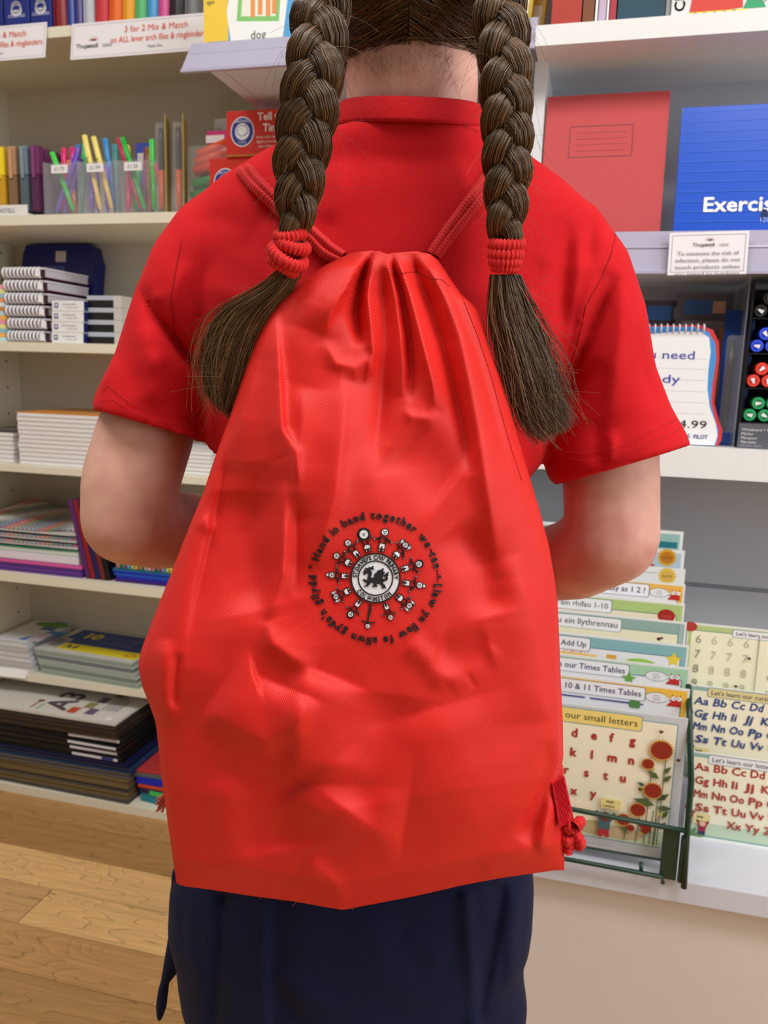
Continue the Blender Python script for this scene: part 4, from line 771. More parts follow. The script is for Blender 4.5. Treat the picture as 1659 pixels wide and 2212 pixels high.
def child(p, x, y, k, top, legs, skin, hair):
    p.poly([(x-.007*k, y+.012*k), (x-.008*k, y), (x-.002*k, y), (x, y+.006*k), (x+.002*k, y), (x+.008*k, y), (x+.007*k, y+.012*k)], legs); p.poly([(x-.008*k, y+.012*k), (x+.008*k, y+.012*k), (x+.008*k, y+.026*k), (x-.008*k, y+.026*k)], top)
    p.line([(x-.007*k, y+.025*k), (x-.012*k, y+.04*k)], .004*k, top); p.line([(x+.007*k, y+.025*k), (x+.013*k, y+.04*k)], .004*k, top); p.ell(x, y+.032*k, .0075*k, .0075*k, hair); p.ell(x, y+.030*k, .006*k, .0055*k, skin)
def small_letters(p, w_, h_):
    p.rect(-w_+.003, -h_+.003, -.002, -.002, (204, 210, 216)); p.rect(-w_+.008, -h_+.0155, -.0118, -.010, (84, 160, 176)); p.rect(-w_+.0092, -h_+.0168, -.0131, -.0112, (250, 244, 218)); p.rect(-w_+.0092, -h_+.0168, -.0131, -h_+.040, (206, 224, 196))
    p.ell(-.112, -h_+.031, .022, .011, (196, 180, 140)); p.ell(-.075, -h_+.029, .03, .010, (200, 184, 146))
    p.rrect(-w_+.02, -.0275, -.0585, -.0045, .004, (84, 150, 160)); p.rrect(-w_+.021, -.0265, -.0595, -.0055, .0036, (246, 222, 130)); p.text("Let's learn our small letters", -.065, -.0205, .0095, (52, 48, 44), align='r', width=.165, bold=.006)
    for s, y, xs in (('abcdefg', -.0475, (-.233, -.2055, -.179, -.153, -.126, -.1005, -.0735)), ('hijklmn', -.0765, (-.233, -.205, -.179, -.153, -.1245, -.1015, -.0735)), ('opqrstu', -.1045, (-.241, -.214, -.187, -.16, -.1315, -.1045, -.0825)), ('vwxyz', -.1345, (-.20, -.175, -.148, -.1205, -.24))):
        for ch, x in zip(s, xs): p.text(ch, x, y, .0125, (176, 52, 40), bold=.05)
    for x, y0, y1 in ((-.026, -h_+.02, -.055), (-.031, -h_+.02, -.1), (-.043, -h_+.02, -.072), (-.036, -h_+.02, -.14), (-.054, -h_+.02, -.15), (-.03, -h_+.02, -.15), (-.070, -h_+.02, -.165)): p.line([(x, y0), (x+.002, y1)], .0011, GR2)
    for x, y, a, l in ((-.026, -.084, .9, .016), (-.026, -.096, .8, .017), (-.03, -.092, 2.6, .020), (-.03, -.12, 2.3, .022), (-.03, -.124, .7, .019), (-.033, -.132, 2.95, .030), (-.03, -.135, .1, .020), (-.045, -.17, 2.2, .014), (-.026, -.165, .8, .015), (-.036, -.175, 1.9, .014), (-.048, -.105, 2.8, .012), (-.022, -.15, 1.1, .016), (-.066, -.18, 2.3, .013)): leaf(p, x, y, a, l, GRN if random.random() < .6 else GR2)
    for x, y, a, l in ((-.038, -.082, 2.0, .010), (-.045, -.108, 3.4, .013), (-.04, -.172, 3.6, .012), (-.03, -.145, .4, .010)): leaf(p, x, y, a, l, (204, 192, 80))
    for x, y, r in ((-.031, -.049, .0142), (-.047, -.0715, .0078), (-.0375, -.110, .0115), (-.055, -.142, .010), (-.073, -.160, .009), (-.0625, -.1705, .0055), (-.043, -.171, .0055), (-.045, -.165, .005), (-.039, -.166, .0045)): flower(p, x, y, r) if r > .0075 else p.ell(x, y, r, r*.9, BRN)
    for x, y in ((-.034, -.0225), (-.0545, -.111), (-.0085, -.06)): p.ell(x, y, .0024, .002, (110, 44, 34)); p.ell(x+.0024, y+.0016, .0016, .0011, (70, 60, 50)); p.ell(x-.0008, y+.0024, .0013, .0008, (70, 60, 50))
    p.rect(-.105, -.1455, -.078, -.1315, (244, 230, 150)); p.text('our', -.0985, -.1375, .0052, (40, 36, 36), bold=.03); p.text('Letters', -.102, -.144, .0038, (40, 36, 36), bold=.02); child(p, -.0985, -h_+.0215, .98, (70, 110, 122), (196, 46, 66), (120, 66, 46), (96, 40, 30))
    p.text('wipe clean learning mat for early writing practice', -.12, -h_+.0085, .0024, (130, 150, 155), align='c')
poster('front poster of small red letters with sunflowers in the green rack', 1487, 1553, yb[0], small_letters, wd=.30, ht=.212, col=(216, 222, 226))
# three overlapping cards on the base shelf
def letters_card(col, title, tb, cursive):
    def f(p, w_, h_):
        sp = .0198 if cursive else .0215; y0 = -.0295 if cursive else -.0285
        p.rect(.002, -h_+.003, w_-.003, -.002, (150, 186, 178)); p.rect(.005, -h_+.008, w_-.006, -.008, (249, 244, 218)); p.rect(.005, -h_+.008, w_-.006, -h_+.028, (204, 224, 196))
        p.rrect(.0245, -.0165, w_-.03, -.0015, .0035, (90, 130, 130)); p.rrect(.0255, -.0156, w_-.031, -.0024, .003, tb); p.text(title, .030, -.0122, .0068, (48, 44, 60), bold=.012)
        for k, s in enumerate(('Aa Bb Cc Dd Ee Ff', 'Gg Hh Ii Jj Kk Ll', 'Mm Nn Oo Pp Qq Rr', 'Ss Tt Uu Vv Ww', 'Xx Yy Zz')):
            if cursive and k == 4: sp = .0225
            xw = [.0075, .009, .009, .013, .060][k]
            for pr in s.split(' '): p.text(pr, xw, y0-sp*k, .0118, col, bold=.035, width={'Ii': .0095, 'Jj': .0115}.get(pr, .0205), shear=.15 if cursive else 0); xw += .0255 if pr not in ('Ii', 'Jj') else .0205
        for x, y, r in ((.003, -.042, .005), (.0035, -.088, .005), (.010, -.098, .005)): p.ell(x, y, r, r, (150, 60, 44))
        p.rect(.012, -.1135, .036, -.097, (240, 222, 160)); p.text('we', .0165, -.104, .0055, (40, 40, 40), bold=.03); p.text('know', .0165, -.1115, .005, (40, 40, 40), bold=.03); child(p, .026, -.132, .62, (170, 40, 70), (60, 50, 100), (236, 196, 160), (226, 190, 140)); leaf(p, .01, -.138, 1.2, .02, (96, 140, 90)); leaf(p, .012, -.138, .4, .02, (110, 150, 96))
    return f
def numbers_card(p, w_, h_):
    p.rect(.002, -h_+.003, w_-.003, -.003, (186, 208, 140)); p.rect(.006, -h_+.008, w_-.006, -.011, (246, 244, 216)); p.line([(.006, -.011), (w_-.006, -.011)], .001, (80, 140, 130)); p.rrect(.062, -.0165, w_-.02, -.004, .003, (90, 140, 150)); p.rrect(.0628, -.0158, w_-.021, -.0047, .003, (240, 242, 246)); p.text("Let's learn our numbers 1-10", .067, -.0125, .0055, (60, 60, 80), bold=.02)
    p.ell(.004, -.006, .009, .0075, (176, 62, 56))
    for r_, d in enumerate('6789'):
        for k in range(4): p.text(d, .012+.0222*k, -.030-.0228*r_, .0125, (150, 148, 130) if k == 0 else (200, 200, 176))
        p.text(('Six', 'Seven', 'Eight', 'Nine')[r_], .115, -.030-.0225*r_, .006, (120, 120, 110))
    [p.rect(.0985, -.012-.0035*k-.0025, .100, -.012-.0035*k, (110, 120, 90)) for k in range(24)]; p.ell(.088, -.045, .0025, .002, (90, 50, 40)); p.ell(.074, -.09, .0025, .002, (90, 50, 40))
for l, px, py, Yk, fn, h in (('pale yellow number practice card above the blue lettered card', 1487, 1344, 1.243, numbers_card, .19), ('cream card of blue joined-up letters overlapping the number card', 1491, 1478, 1.232, letters_card((44, 74, 140), "Let's learn our cursive letters", (226, 214, 160), True), .15), ('cream card of red capital and small letters, lowest beside the rack', 1493, 1622, 1.221, letters_card((178, 60, 48), "Let's learn our letters", (240, 240, 244), False), .1395)):
    q = PY(px, py, Yk); o = box('poster_card', M((236, 238, 236), rough=.14, coat=.5, noise=.02), 0, .215, 0, .0018, -h, 0, None, q, (math.radians(0), 0, 0)); tag(o, l, 'poster'); p = Print(); fn(p, .215, h); p.build('print', o, (0, -.0003, 0))
qz = PY(1493, 1622, 1.221)[2]-.1395
o = unit('card_stand', 'white card stand holding the letter cards on the base shelf', 'stand', (PY(1493, 1622, 1.221)[0]+.15, 1.25, ZD+.0003)); box('ledge', M((244, 244, 246), rough=.4), -.16, .25, -.036, .03, 0, max(.004, qz-ZD-.0008), o); box('back', M((236, 236, 238), rough=.4), -.14, .25, .012, .03, max(.004, qz-ZD-.0008), .2, o)

# --- green wire rack
rk = empty('poster_rack', (LX(1360, 1.11, 1850), 1.11, ZD+.0004)); tag(rk, 'dark green metal poster rack on the base shelf', 'rack')
gm = M((22, 56, 42), rough=.35, spec=.5, noise=.06); L = rk.location
def rp(px, py, Y): q = PY(px, py, Y); return (q[0]-L.x, q[1]-L.y, q[2]-L.z)
xr = rp(1484, 1700, 1.10)[0]
m = MB(); a = rp(1487, 1500, 1.10); b_ = rp(1484, 1925, 1.06); m.tube([rp(1487, 1480, 1.16), rp(1490, 1560, 1.12), rp(1493, 1690, 1.095), rp(1484, 1800, 1.09), rp(1477, 1918, 1.085)], .0042, 8); m.build('side_rod', gm, rk, smooth=True)
m = MB(); m.tube([(xr-.318, rp(1235, 1748, 1.09)[1], rp(1235, 1748, 1.09)[2]), rp(1235, 1748, 1.09), rp(1482, 1795, 1.09)], .0036, 8); m.build('front_bar', gm, rk, smooth=True)
m = MB(); m.tube([(xr-.318, rp(1230, 1857, 1.088)[1], rp(1230, 1857, 1.088)[2]), rp(1230, 1857, 1.088), rp(1430, 1894, 1.088), rp(1432, 1908, 1.088)], .0033, 8); m.build('bottom_bar', gm, rk, smooth=True)
m = MB(); m.tube([rp(1385, 1862, 1.094), rp(1385, 1886, 1.088)], .0028, 8); m.build('brace', gm, rk, smooth=True)
q0, q1 = rp(1434, 1790, 1.092), rp(1478, 1905, 1.092); m = MB(); m.rbox(q0[0], q1[0]-.011, q0[1]-.001, q0[1]+.006, q1[2], q0[2], .001); m.build('end_plate', gm, rk)
m = MB(); m.rbox(q1[0]-.0095, q1[0], q0[1]-.006, q0[1]+.004, q1[2], q0[2]-.006, .002); m.build('end_plate', gm, rk)
for k in range(10):
    q = PY(1487, 1550, yb[k]); zb = q[2]; pt = [1553, 1490, 1444, 1395, 1345, 1305, 1263, 1230, 1190, 1149][k]; pr = [1487, 1491, 1492, 1489, 1484, 1480, 1481, 1481, 1480, 1477][k]
    q = PY(pr, pt, yb[k]); zb = q[2]-.212-L.z
    m = MB(); m.tube([(xr-.318, yb[k]+.001-L.y, zb-.0024), (xr-.004, yb[k]+.001-L.y, zb-.0024)], .0022, 6); m.tube([(xr-.312, yb[k]+.001-L.y, zb-.0046), (xr-.312, yb[k]+.001-L.y, 0)], .002, 6) if zb > .008 else None; m.build('pocket_wire', gm, rk, smooth=True)
m = MB(); m.tube([(xr-.318, 0, .004), (xr-.318, 0, .21), (xr-.318, .29, .47), (xr-.318, .29, .004)], .004, 8); m.build('side_rod', gm, rk, smooth=True)

# ================================================================== the child
def interp(x, P):
    P = np.asarray(P, float); return np.interp(x, P[:, 0], P[:, 1])
def ridges(px, py, feats, sharp=False):
    """sum of creases: each (polyline, width_px, height_m[, side]) ; positive = towards the viewer"""
    H = np.zeros(px.shape)
    for f in feats:
        P, wd, amp = np.asarray(f[0], float), f[1], f[2]
        w2 = f[3] if len(f) > 3 else wd                       # width on the right-hand side
        lo = P.min(0)-6*max(wd, w2); hi = P.max(0)+6*max(wd, w2)
        msk = (px > lo[0]) & (px < hi[0]) & (py > lo[1]) & (py < hi[1])
        if not msk.any(): continue
        X, Y = px[msk], py[msk]
        best = np.full(X.shape, 1e9); tt = np.zeros(X.shape); sg = np.zeros(X.shape)
        seg = np.hypot(*(P[1:]-P[:-1]).T); cum = np.concatenate([[0], np.cumsum(seg)]); tot = cum[-1]
        for i in range(len(P)-1):
            a, d = P[i], P[i+1]-P[i]; l2 = d @ d
            t = np.clip(((X-a[0])*d[0]+(Y-a[1])*d[1])/l2, 0, 1)
            dx, dy = X-a[0]-t*d[0], Y-a[1]-t*d[1]; q = np.hypot(dx, dy)
            b = q < best
            best[b] = q[b]; tt[b] = ((cum[i]+t*seg[i])/tot)[b]; sg[b] = np.sign(d[0]*dy-d[1]*dx)[b]
        wdt = np.where(sg < 0, w2, wd)
        prof = np.exp(-np.sqrt((best/wdt)**2+.12)+.3464) if sharp else np.exp(-(best/wdt)**2*.5)
        e0 = f[4] if len(f) > 4 else (.4 if sharp else .22); e1 = max(e0, .4) if sharp else e0
        end = np.clip(tt/e0, 0, 1)*np.clip((1-tt)/e1, 0, 1) if e0 > 0 else np.ones_like(tt)
        H[msk] += amp*prof*(end*(2-end))
    return H
def loft(MBv, secs, n=28, cap=True, power=2.0):
    """secs: (ptA, ptB, depth_axis_vec): ellipse with ends A,B; third vec = half thickness vector"""
    V = []; F = []
    for A, B, D in secs:
        c = (np.asarray(A)+np.asarray(B))/2; a = (np.asarray(B)-np.asarray(A))/2
        for k in range(n):
            t = 2*math.pi*k/n; cs, sn = math.cos(t), math.sin(t); e = 2/power
            V.append(c + a*math.copysign(abs(cs)**e, cs) + np.asarray(D)*math.copysign(abs(sn)**e, sn))
    for i in range(len(secs)-1):
        for k in range(n): F.append((i*n+k, i*n+(k+1) % n, (i+1)*n+(k+1) % n, (i+1)*n+k))
    if cap: F.append(tuple(range(n-1, -1, -1))); F.append(tuple((len(secs)-1)*n+k for k in range(n)))
    MBv.add(V, F)
def sphere(MBv, c, r, n=16):
    bm = bmesh.new(); bmesh.ops.create_uvsphere(bm, u_segments=n, v_segments=n//2, radius=1)
    r = (r, r, r) if not isinstance(r, (tuple, list)) else r
    A = np.array([SIDE, HEAD, UPZ]).T
    MBv.add([tuple(np.asarray(c)+A @ (np.array(v.co)*np.array(r))) for v in bm.verts], [[v.index for v in f.verts] for f in bm.faces]); bm.free()
def limb(MBv, pts, rad, n=16):
    """tapered chain of spheres and cones"""
    pts = [np.asarray(p, float) for p in pts]
    for p, r in zip(pts, rad): sphere(MBv, p, r, 16)
    for i in range(len(pts)-1):
        d = pts[i+1]-pts[i]; l = np.linalg.norm(d); d /= l
        a = np.cross(d, UPZ if abs(d[2]) < .9 else SIDE); a /= np.linalg.norm(a); b = np.cross(d, a)
        V = [pts[i+j]+rad[i+j]*(a*math.cos(2*math.pi*k/n)+b*math.sin(2*math.pi*k/n)) for j in (0, 1) for k in range(n)]
        MBv.add(V, [(k, (k+1) % n, n+(k+1) % n, n+k) for k in range(n)]+[tuple(range(n-1, -1, -1)), tuple(range(n, 2*n))])
def remesh(MBv, voxel, smooth_it=6, fac=.5):
    me = mesh_py(MBv.V, MBv.F); bm = bmesh.new(); bm.from_mesh(me); bmesh.ops.recalc_face_normals(bm, faces=bm.faces[:]); bm.to_mesh(me); bm.free()
    o = bpy.data.objects.new('tmp', me); COL.objects.link(o)
    r = o.modifiers.new('r', 'REMESH'); r.mode = 'VOXEL'; r.voxel_size = voxel
    s = o.modifiers.new('s', 'SMOOTH'); s.factor = fac; s.iterations = smooth_it
    res = bpy.data.meshes.new_from_object(o.evaluated_get(bpy.context.evaluated_depsgraph_get()))
    bpy.data.objects.remove(o); bpy.data.meshes.remove(me)
    n = len(res.vertices); V = np.empty(n*3); res.vertices.foreach_get('co', V); V = V.reshape(-1, 3)
    N = np.empty(n*3); res.vertices.foreach_get('normal', N); N = N.reshape(-1, 3)
    F = [tuple(p.vertices) for p in res.polygons]; bpy.data.meshes.remove(res)
    return V, N, F
def smooth_verts(V, F, it=2):
    E_ = set()
    for f in F:
        for i in range(len(f)): a, b = f[i], f[(i+1) % len(f)]; E_.add((min(a, b), max(a, b)))
    E_ = np.array(list(E_)); cnt = np.bincount(E_.ravel(), minlength=len(V))[:, None]
    for _ in range(it):
        S = np.zeros_like(V); np.add.at(S, E_[:, 0], V[E_[:, 1]]); np.add.at(S, E_[:, 1], V[E_[:, 0]]); V = V*.5+S/np.maximum(cnt, 1)*.5
    return V
BASE = PG(800, 1106, .70); BASE = np.array([BASE[0], BASE[1], 0.0])
girl = empty('person', BASE); tag(girl, 'child seen from behind with two long brown plaits, red T-shirt and navy skirt', 'person')
def gpart(name, V, F, mat, smooth=True, parent=None, root=girl, base=None):
    V = np.asarray(V)-(BASE if base is None else base); return link(name, mesh_py(V, F, smooth), mat, parent or root)
def fil(name, paths, rad, mat, parent, base=None, kind='stuff'):
    """hair-fine strands: paths (N,M,3), rad scalar or (N,M)"""
    P = np.asarray(paths, float); N, Mn, _ = P.shape; R = np.broadcast_to(np.asarray(rad, float), (N, Mn)) if np.ndim(rad) != 1 else np.broadcast_to(np.asarray(rad)[:, None], (N, Mn))
    T = np.gradient(P, axis=1); T /= np.linalg.norm(T, axis=2, keepdims=True)+1e-12
    ref = np.array([.31, .77, .55]); A = np.cross(T, ref); A /= np.linalg.norm(A, axis=2, keepdims=True)+1e-12; B = np.cross(T, A)
    V = np.empty((N, Mn, 3, 3))
    for k in range(3):
        a = 2*math.pi*k/3; V[:, :, k] = P+(A*math.cos(a)+B*math.sin(a))*R[..., None]
    idx = np.arange(N*Mn*3).reshape(N, Mn, 3); Q = []
    for k in range(3):
        k2 = (k+1) % 3; Q.append(np.stack([idx[:, :-1, k], idx[:, :-1, k2], idx[:, 1:, k2], idx[:, 1:, k]], -1).reshape(-1, 4))
    me = mesh_np(V.reshape(-1, 3)-(BASE if base is None else base), np.concatenate(Q)); o = link(name, me, mat, parent)
    if kind: o['kind'] = kind
    return o
mpp = lambda s: s/FPX                    # metres per pixel at distance s (about)

# ---- skin: one continuous body
skin = bpy.data.materials.new('skin'); skin.use_nodes = True; nt = skin.node_tree; b = nt.nodes['Principled BSDF']
tc = nt.nodes.new('ShaderNodeTexCoord'); n1 = nt.nodes.new('ShaderNodeTexNoise'); n1.inputs['Scale'].default_value = 26; n1.inputs['Detail'].default_value = 5; nt.links.new(tc.outputs['Object'], n1.inputs['Vector'])
cr = nt.nodes.new('ShaderNodeValToRGB'); e = cr.color_ramp.elements; e[0].position = .33; e[0].color = (*C(204, 146, 132), 1); e[1].position = .66; e[1].color = (*C(228, 180, 162), 1); nt.links.new(n1.outputs['Fac'], cr.inputs['Fac']); nt.links.new(cr.outputs[0], b.inputs['Base Color'])
b.inputs['Roughness'].default_value = .5; b.inputs['Specular IOR Level'].default_value = .35; b.inputs['Subsurface Weight'].default_value = .25; b.inputs['Subsurface Radius'].default_value = (.010, .004, .002); b.inputs['Subsurface Scale'].default_value = .5
n2 = nt.nodes.new('ShaderNodeTexNoise'); n2.inputs['Scale'].default_value = 900; nt.links.new(tc.outputs['Object'], n2.inputs['Vector']); bp = nt.nodes.new('ShaderNodeBump'); bp.inputs['Strength'].default_value = .12; bp.inputs['Distance'].default_value = .0005; nt.links.new(n2.outputs['Fac'], bp.inputs['Height']); nt.links.new(bp.outputs[0], b.inputs['Normal'])
DV = lambda d, tilt=0.0: HEAD*d + UPZ*tilt
m = MB()
HC = PG(886, -125, .70); HR = (.076, .090, .112)
sphere(m, HC, HR, 32)
sphere(m, HC+HEAD*.03-UPZ*.055, (.055, .06, .06), 24)                       # jaw
sphere(m, HC+HEAD*.092-UPZ*.035, (.011, .016, .016), 12)                     # nose
for s in (-1, 1): sphere(m, HC+SIDE*s*.079-UPZ*.02+HEAD*.005, (.008, .018, .028), 14)   # ears
for s in (-1, 1): sphere(m, HC+HEAD*.083-UPZ*.078+SIDE*s*.006, (.012, .008, .005), 10)  # lips
limb(m, [PG(884, -40, .70), PG(886, 100, .69), PG(890, 200, .69), PG(890, 330, .70)], [.055, .0535, .053, .050])
loft(m, [(PG(790, 330, .7), PG(990, 330, .7), DV(.03)), (PG(600, 440, .7), PG(1110, 440, .7), DV(.042)), (PG(520, 560, .7), PG(1170, 560, .7), DV(.06)), (PG(500, 900, .7), PG(1140, 900, .7), DV(.066)), (PG(530, 1200, .7), PG(1090, 1200, .7), DV(.064)), (PG(480, 1600, .71), PG(1080, 1600, .71), DV(.072)), (PG(480, 1800, .71), PG(1080, 1800, .71), DV(.07))])
# arms
ha, hb = PG(640, 1120, .93), PG(960, 1180, .93)
limb(m, [PG(500, 560, .70), PG(440, 640, .70), PG(350, 800, .698), PG(317, 930, .695), PG(283, 1040, .69), PG(277, 1122, .69)], [.026, .026, .030, .0410, .0415, .0400])
limb(m, [PG(277, 1122, .69), PG(350, 1142, .722), PG(430, 1145, .76), PG(540, 1130, .86), ha], [.0400, .0375, .035, .029, .0215])
limb(m, [PG(1170, 560, .70), PG(1240, 640, .70), PG(1304, 800, .70), PG(1317, 930, .698), PG(1319, 1040, .695), PG(1322, 1162, .69)], [.026, .026, .030, .0410, .0415, .0405])
limb(m, [PG(1322, 1162, .69), PG(1245, 1207, .72), PG(1150, 1225, .76), PG(1060, 1215, .86), hb], [.0405, .0375, .0345, .029, .0215])
def hand(m, w, d, up, sgn):
    """palm, four unequal bent fingers and a thumb, loosely curled"""
    d = d/np.linalg.norm(d); up = up-d*(up@d); up /= np.linalg.norm(up); sd = np.cross(d, up)*sgn
    pc = w+d*.045
    limb(m, [w, w+d*.03+sd*.01, w+d*.062+sd*.014], [.019, .017, .011]); limb(m, [w, w+d*.03-sd*.01, w+d*.062-sd*.014], [.019, .017, .011])
    for k, (o, l) in enumerate(((-.024, .052), (-.008, .060), (.008, .056), (.023, .044))):
        a = w+d*.066+sd*o; b_ = a+d*l*.48-up*.006; c_ = b_+d*l*.26-up*l*.26; e_ = c_+d*l*.02-up*l*.3
        limb(m, [a, b_, c_, e_], [.0085, .0078, .0072, .006], 10)
    a = w+d*.022-sd*.02; limb(m, [a, a+d*.024-sd*.018-up*.006, a+d*.045-sd*.022-up*.014], [.0095, .0085, .007], 10)
hand(m, ha, HEAD*.5+SIDE*.85, UPZ, 1); hand(m, hb, HEAD*.5-SIDE*.85, UPZ, -1)
# legs and feet
for px, s in ((660, -1), (930, 1)):
    h_ = PG(px, 1850, .71); k_ = np.array([h_[0], h_[1], .36])+HEAD*.01; a_ = np.array([h_[0], h_[1], .075])-HEAD*.005
    limb(m, [h_+UPZ*.05, h_, (h_+k_)/2, k_, k_*.62+a_*.38-HEAD*.008, a_], [.072, .07, .058, .044, .043, .028]); limb(m, [a_-UPZ*.03-HEAD*.012, a_-UPZ*.04+HEAD*.10+SIDE*s*.02], [.028, .026])
V, N, F = remesh(m, .0042, 8)
px_, py_ = to_px(V)
body = gpart('body', V, F, skin)
for s in (-1, 1):
    e_ = MB(); sphere(e_, HC+HEAD*.081+SIDE*s*.03, (.012, .008, .008), 14); gpart('eye', e_.V, e_.F, M((236, 234, 230), rough=.2))
    e_ = MB(); sphere(e_, HC+HEAD*.0865+SIDE*s*.03, (.0055, .003, .0055), 12); gpart('iris', e_.V, e_.F, M((70, 50, 36), rough=.15))
for px, s in ((660, -1), (930, 1)):
    h_ = PG(px, 1850, .71); e_ = MB(); f_ = np.array([h_[0], h_[1], 0.0])
    limb(e_, [f_+UPZ*.034-HEAD*.025, f_+UPZ*.036+HEAD*.04+SIDE*s*.008, f_+UPZ*.033+HEAD*.105+SIDE*s*.02], [.0335, .034, .032]); Vs, _, Fs = remesh(e_, .004, 4); Vs[:, 2] = np.maximum(Vs[:, 2], .001); gpart('shoe', Vs, Fs, M((24, 24, 28), rough=.3, coat=.3))

# ---- T-shirt
shirt_m = weave('red_jersey', (0.56, 0.007, 0.012), (0.62, 0.012, 0.017), .0011, .12, .85, .15, .25, .5, diag=False, blotch=.07)
m = MB()
ST = .70
rows = [(298, 775, 1018, .066, 0), (306, 725, 1050, .071, 0), (322, 640, 1090, .073, 0), (345, 565, 1132, .073, .0), (400, 470, 1215, .073, .0), (455, 420, 1275, .077, .0), (540, 398, 1300, .082, .004), (650, 395, 1295, .086, .006), (760, 408, 1262, .084, .006), (860, 432, 1205, .083, .004), (900, 440, 1190, .082, .004), (960, 452, 1178, .080, 0), (1000, 482, 1166, .079, 0), (1040, 505, 1130, .078, 0), (1200, 505, 1120, .078, 0), (1400, 490, 1120, .080, 0), (1620, 470, 1120, .084, 0)]
loft(m, [(PG(a, y, ST), PG(b_, y, ST), DV(d)) for y, a, b_, d, o in rows], 48, power=2.3)
# sloping shoulder tops
def slv(secs): loft(m, [(PG(a[0], a[1], s), PG(c_[0], c_[1], s), DV(d, -tl)) for a, c_, s, d, tl in secs], 36, power=2.1)
LS = [((470, 400), (600, 600), .70, .052, .0), ((400, 450), (520, 700), .70, .056, .0), ((345, 525), (478, 775), .70, .058, .0), ((300, 640), (452, 855), .70, .059, .003), ((262, 765), (440, 908), .70, .060, .006), ((228, 835), (438, 938), .70, .061, .008), ((214, 868), (446, 950), .70, .062, .009), ((213, 893), (450, 960), .70, .063, .010)]
RS = [((1200, 395), (1100, 600), .70, .052, .0), ((1280, 450), (1150, 720), .70, .056, .0), ((1345, 540), (1185, 800), .70, .058, .0), ((1384, 660), (1196, 890), .70, .059, .003), ((1404, 790), (1188, 958), .70, .061, .006), ((1438, 880), (1178, 1000), .70, .063, .008), ((1468, 935), (1186, 1030), .70, .065, .010), ((1479, 967), (1205, 1050), .70, .066, .012)]
slv(LS); slv(RS)
V, N, F = remesh(m, .0034, 7)
# creases
px_, py_ = to_px(V)
SH = [([(296, 612), (330, 665), (385, 745), (428, 800)], 16, -.010, 9), ([(326, 628), (350, 668), (392, 722), (436, 790)], 9, .006), ([(340, 640), (372, 700), (420, 775), (440, 820)], 13, -.008), ([(400, 560), (378, 640), (372, 700)], 14, .004), ([(300, 700), (320, 760), (350, 800)], 26, .004), ([(270, 700), (285, 800), (300, 860)], 30, -.003), ([(340, 760), (330, 830), (340, 880)], 22, .004), ([(215, 840), (232, 800), (246, 770)], 10, .005),
      ([(1228, 470), (1219, 560), (1214, 640), (1204, 720)], 24, -.008), ([(1283, 455), (1274, 520), (1270, 580)], 18, -.006), ([(1256, 470), (1250, 560), (1240, 650), (1222, 760)], 14, .005), ([(1338, 592), (1312, 640), (1275, 720), (1240, 810), (1215, 880)], 24, -.011, 12), ([(1290, 590), (1262, 655), (1247, 740), (1214, 838)], 10, .007, 20), ([(1352, 600), (1345, 700), (1330, 800), (1312, 900)], 24, .006), ([(1318, 930), (1322, 965), (1312, 1000)], 8, .005), ([(1290, 900), (1296, 960), (1290, 1010)], 18, -.004), ([(1180, 560), (1150, 620), (1100, 640)], 18, -.004), ([(1330, 470), (1345, 500), (1352, 540)], 7, -.002), ([(1380, 700), (1390, 800), (1420, 880)], 16, -.003), ([(1200, 860), (1250, 840), (1300, 780)], 20, -.004),
      ([(400, 480), (470, 470), (540, 500)], 20, -.002), ([(700, 330), (880, 345), (1020, 330)], 26, -.002), ([(560, 640), (500, 640), (440, 600)], 30, .003), ([(980, 330), (1010, 400), (1040, 470)], 20, .003), ([(740, 350), (730, 420), (700, 480)], 22, .003), ([(620, 420), (560, 480), (520, 560)], 24, -.003), ([(470, 800), (455, 880), (455, 960)], 10, .004), ([(1150, 900), (1165, 960), (1160, 1000)], 12, .004)]
Hh = ridges(px_, py_, SH, True)*1.5
bk = np.clip(-(N @ HEAD)*1.6, 0, 1)
Hh += .0012*np.sin(px_*.021+py_*.013)*np.sin(py_*.017-px_*.009+1.2)
to_cam = (CAM-V); to_cam /= np.linalg.norm(to_cam, axis=1, keepdims=True)
V = V + to_cam*(Hh*bk)[:, None]
V = smooth_verts(V, F, 1)
# open the sleeve ends
def endplane(secs):
    a, c_, s, d, tl = secs[-1]; A, B = PG(a[0], a[1], s), PG(c_[0], c_[1], s); a0, c0, s0, d0, t0 = secs[-3]; A0, B0 = PG(a0[0], a0[1], s0), PG(c0[0], c0[1], s0)
    o = (A+B)/2; n_ = np.cross(B-A, DV(d, -tl)); n_ /= np.linalg.norm(n_); n_ *= np.sign(n_ @ (o-(A0+B0)/2)); return o, n_
drop = set()
for secs in (LS, RS):
    o, n_ = endplane(secs); dist = (V-o) @ n_; rad = np.linalg.norm(V-o, axis=1); capv = (dist > -.0045) & (rad < .085) & ((N @ n_) > .75)
    drop |= set(np.nonzero(capv)[0])
F2 = [f for f in F if not all(i in drop for i in f)]
ecount = {}
for f in F2:
    for i in range(len(f)): a, b_ = f[i], f[(i+1) % len(f)]; q = (min(a, b_), max(a, b_)); ecount[q] = ecount.get(q, 0)+1
bnd = {}
for (a, b_), c_ in ecount.items():
    if c_ == 1: bnd.setdefault(a, []).append(b_); bnd.setdefault(b_, []).append(a)
for secs in (LS, RS):
    o, n_ = endplane(secs)
    ids_ = [i for i in bnd if np.linalg.norm(V[i]-o) < .09]
    for _ in range(6):
        newp = {i: (V[i]*.4+.6*np.mean([V[j] for j in bnd[i]], axis=0)) for i in ids_}
        for i, p_ in newp.items(): V[i] = p_
    for i in ids_: V[i] = V[i]-n_*((V[i]-o) @ n_+.0015)
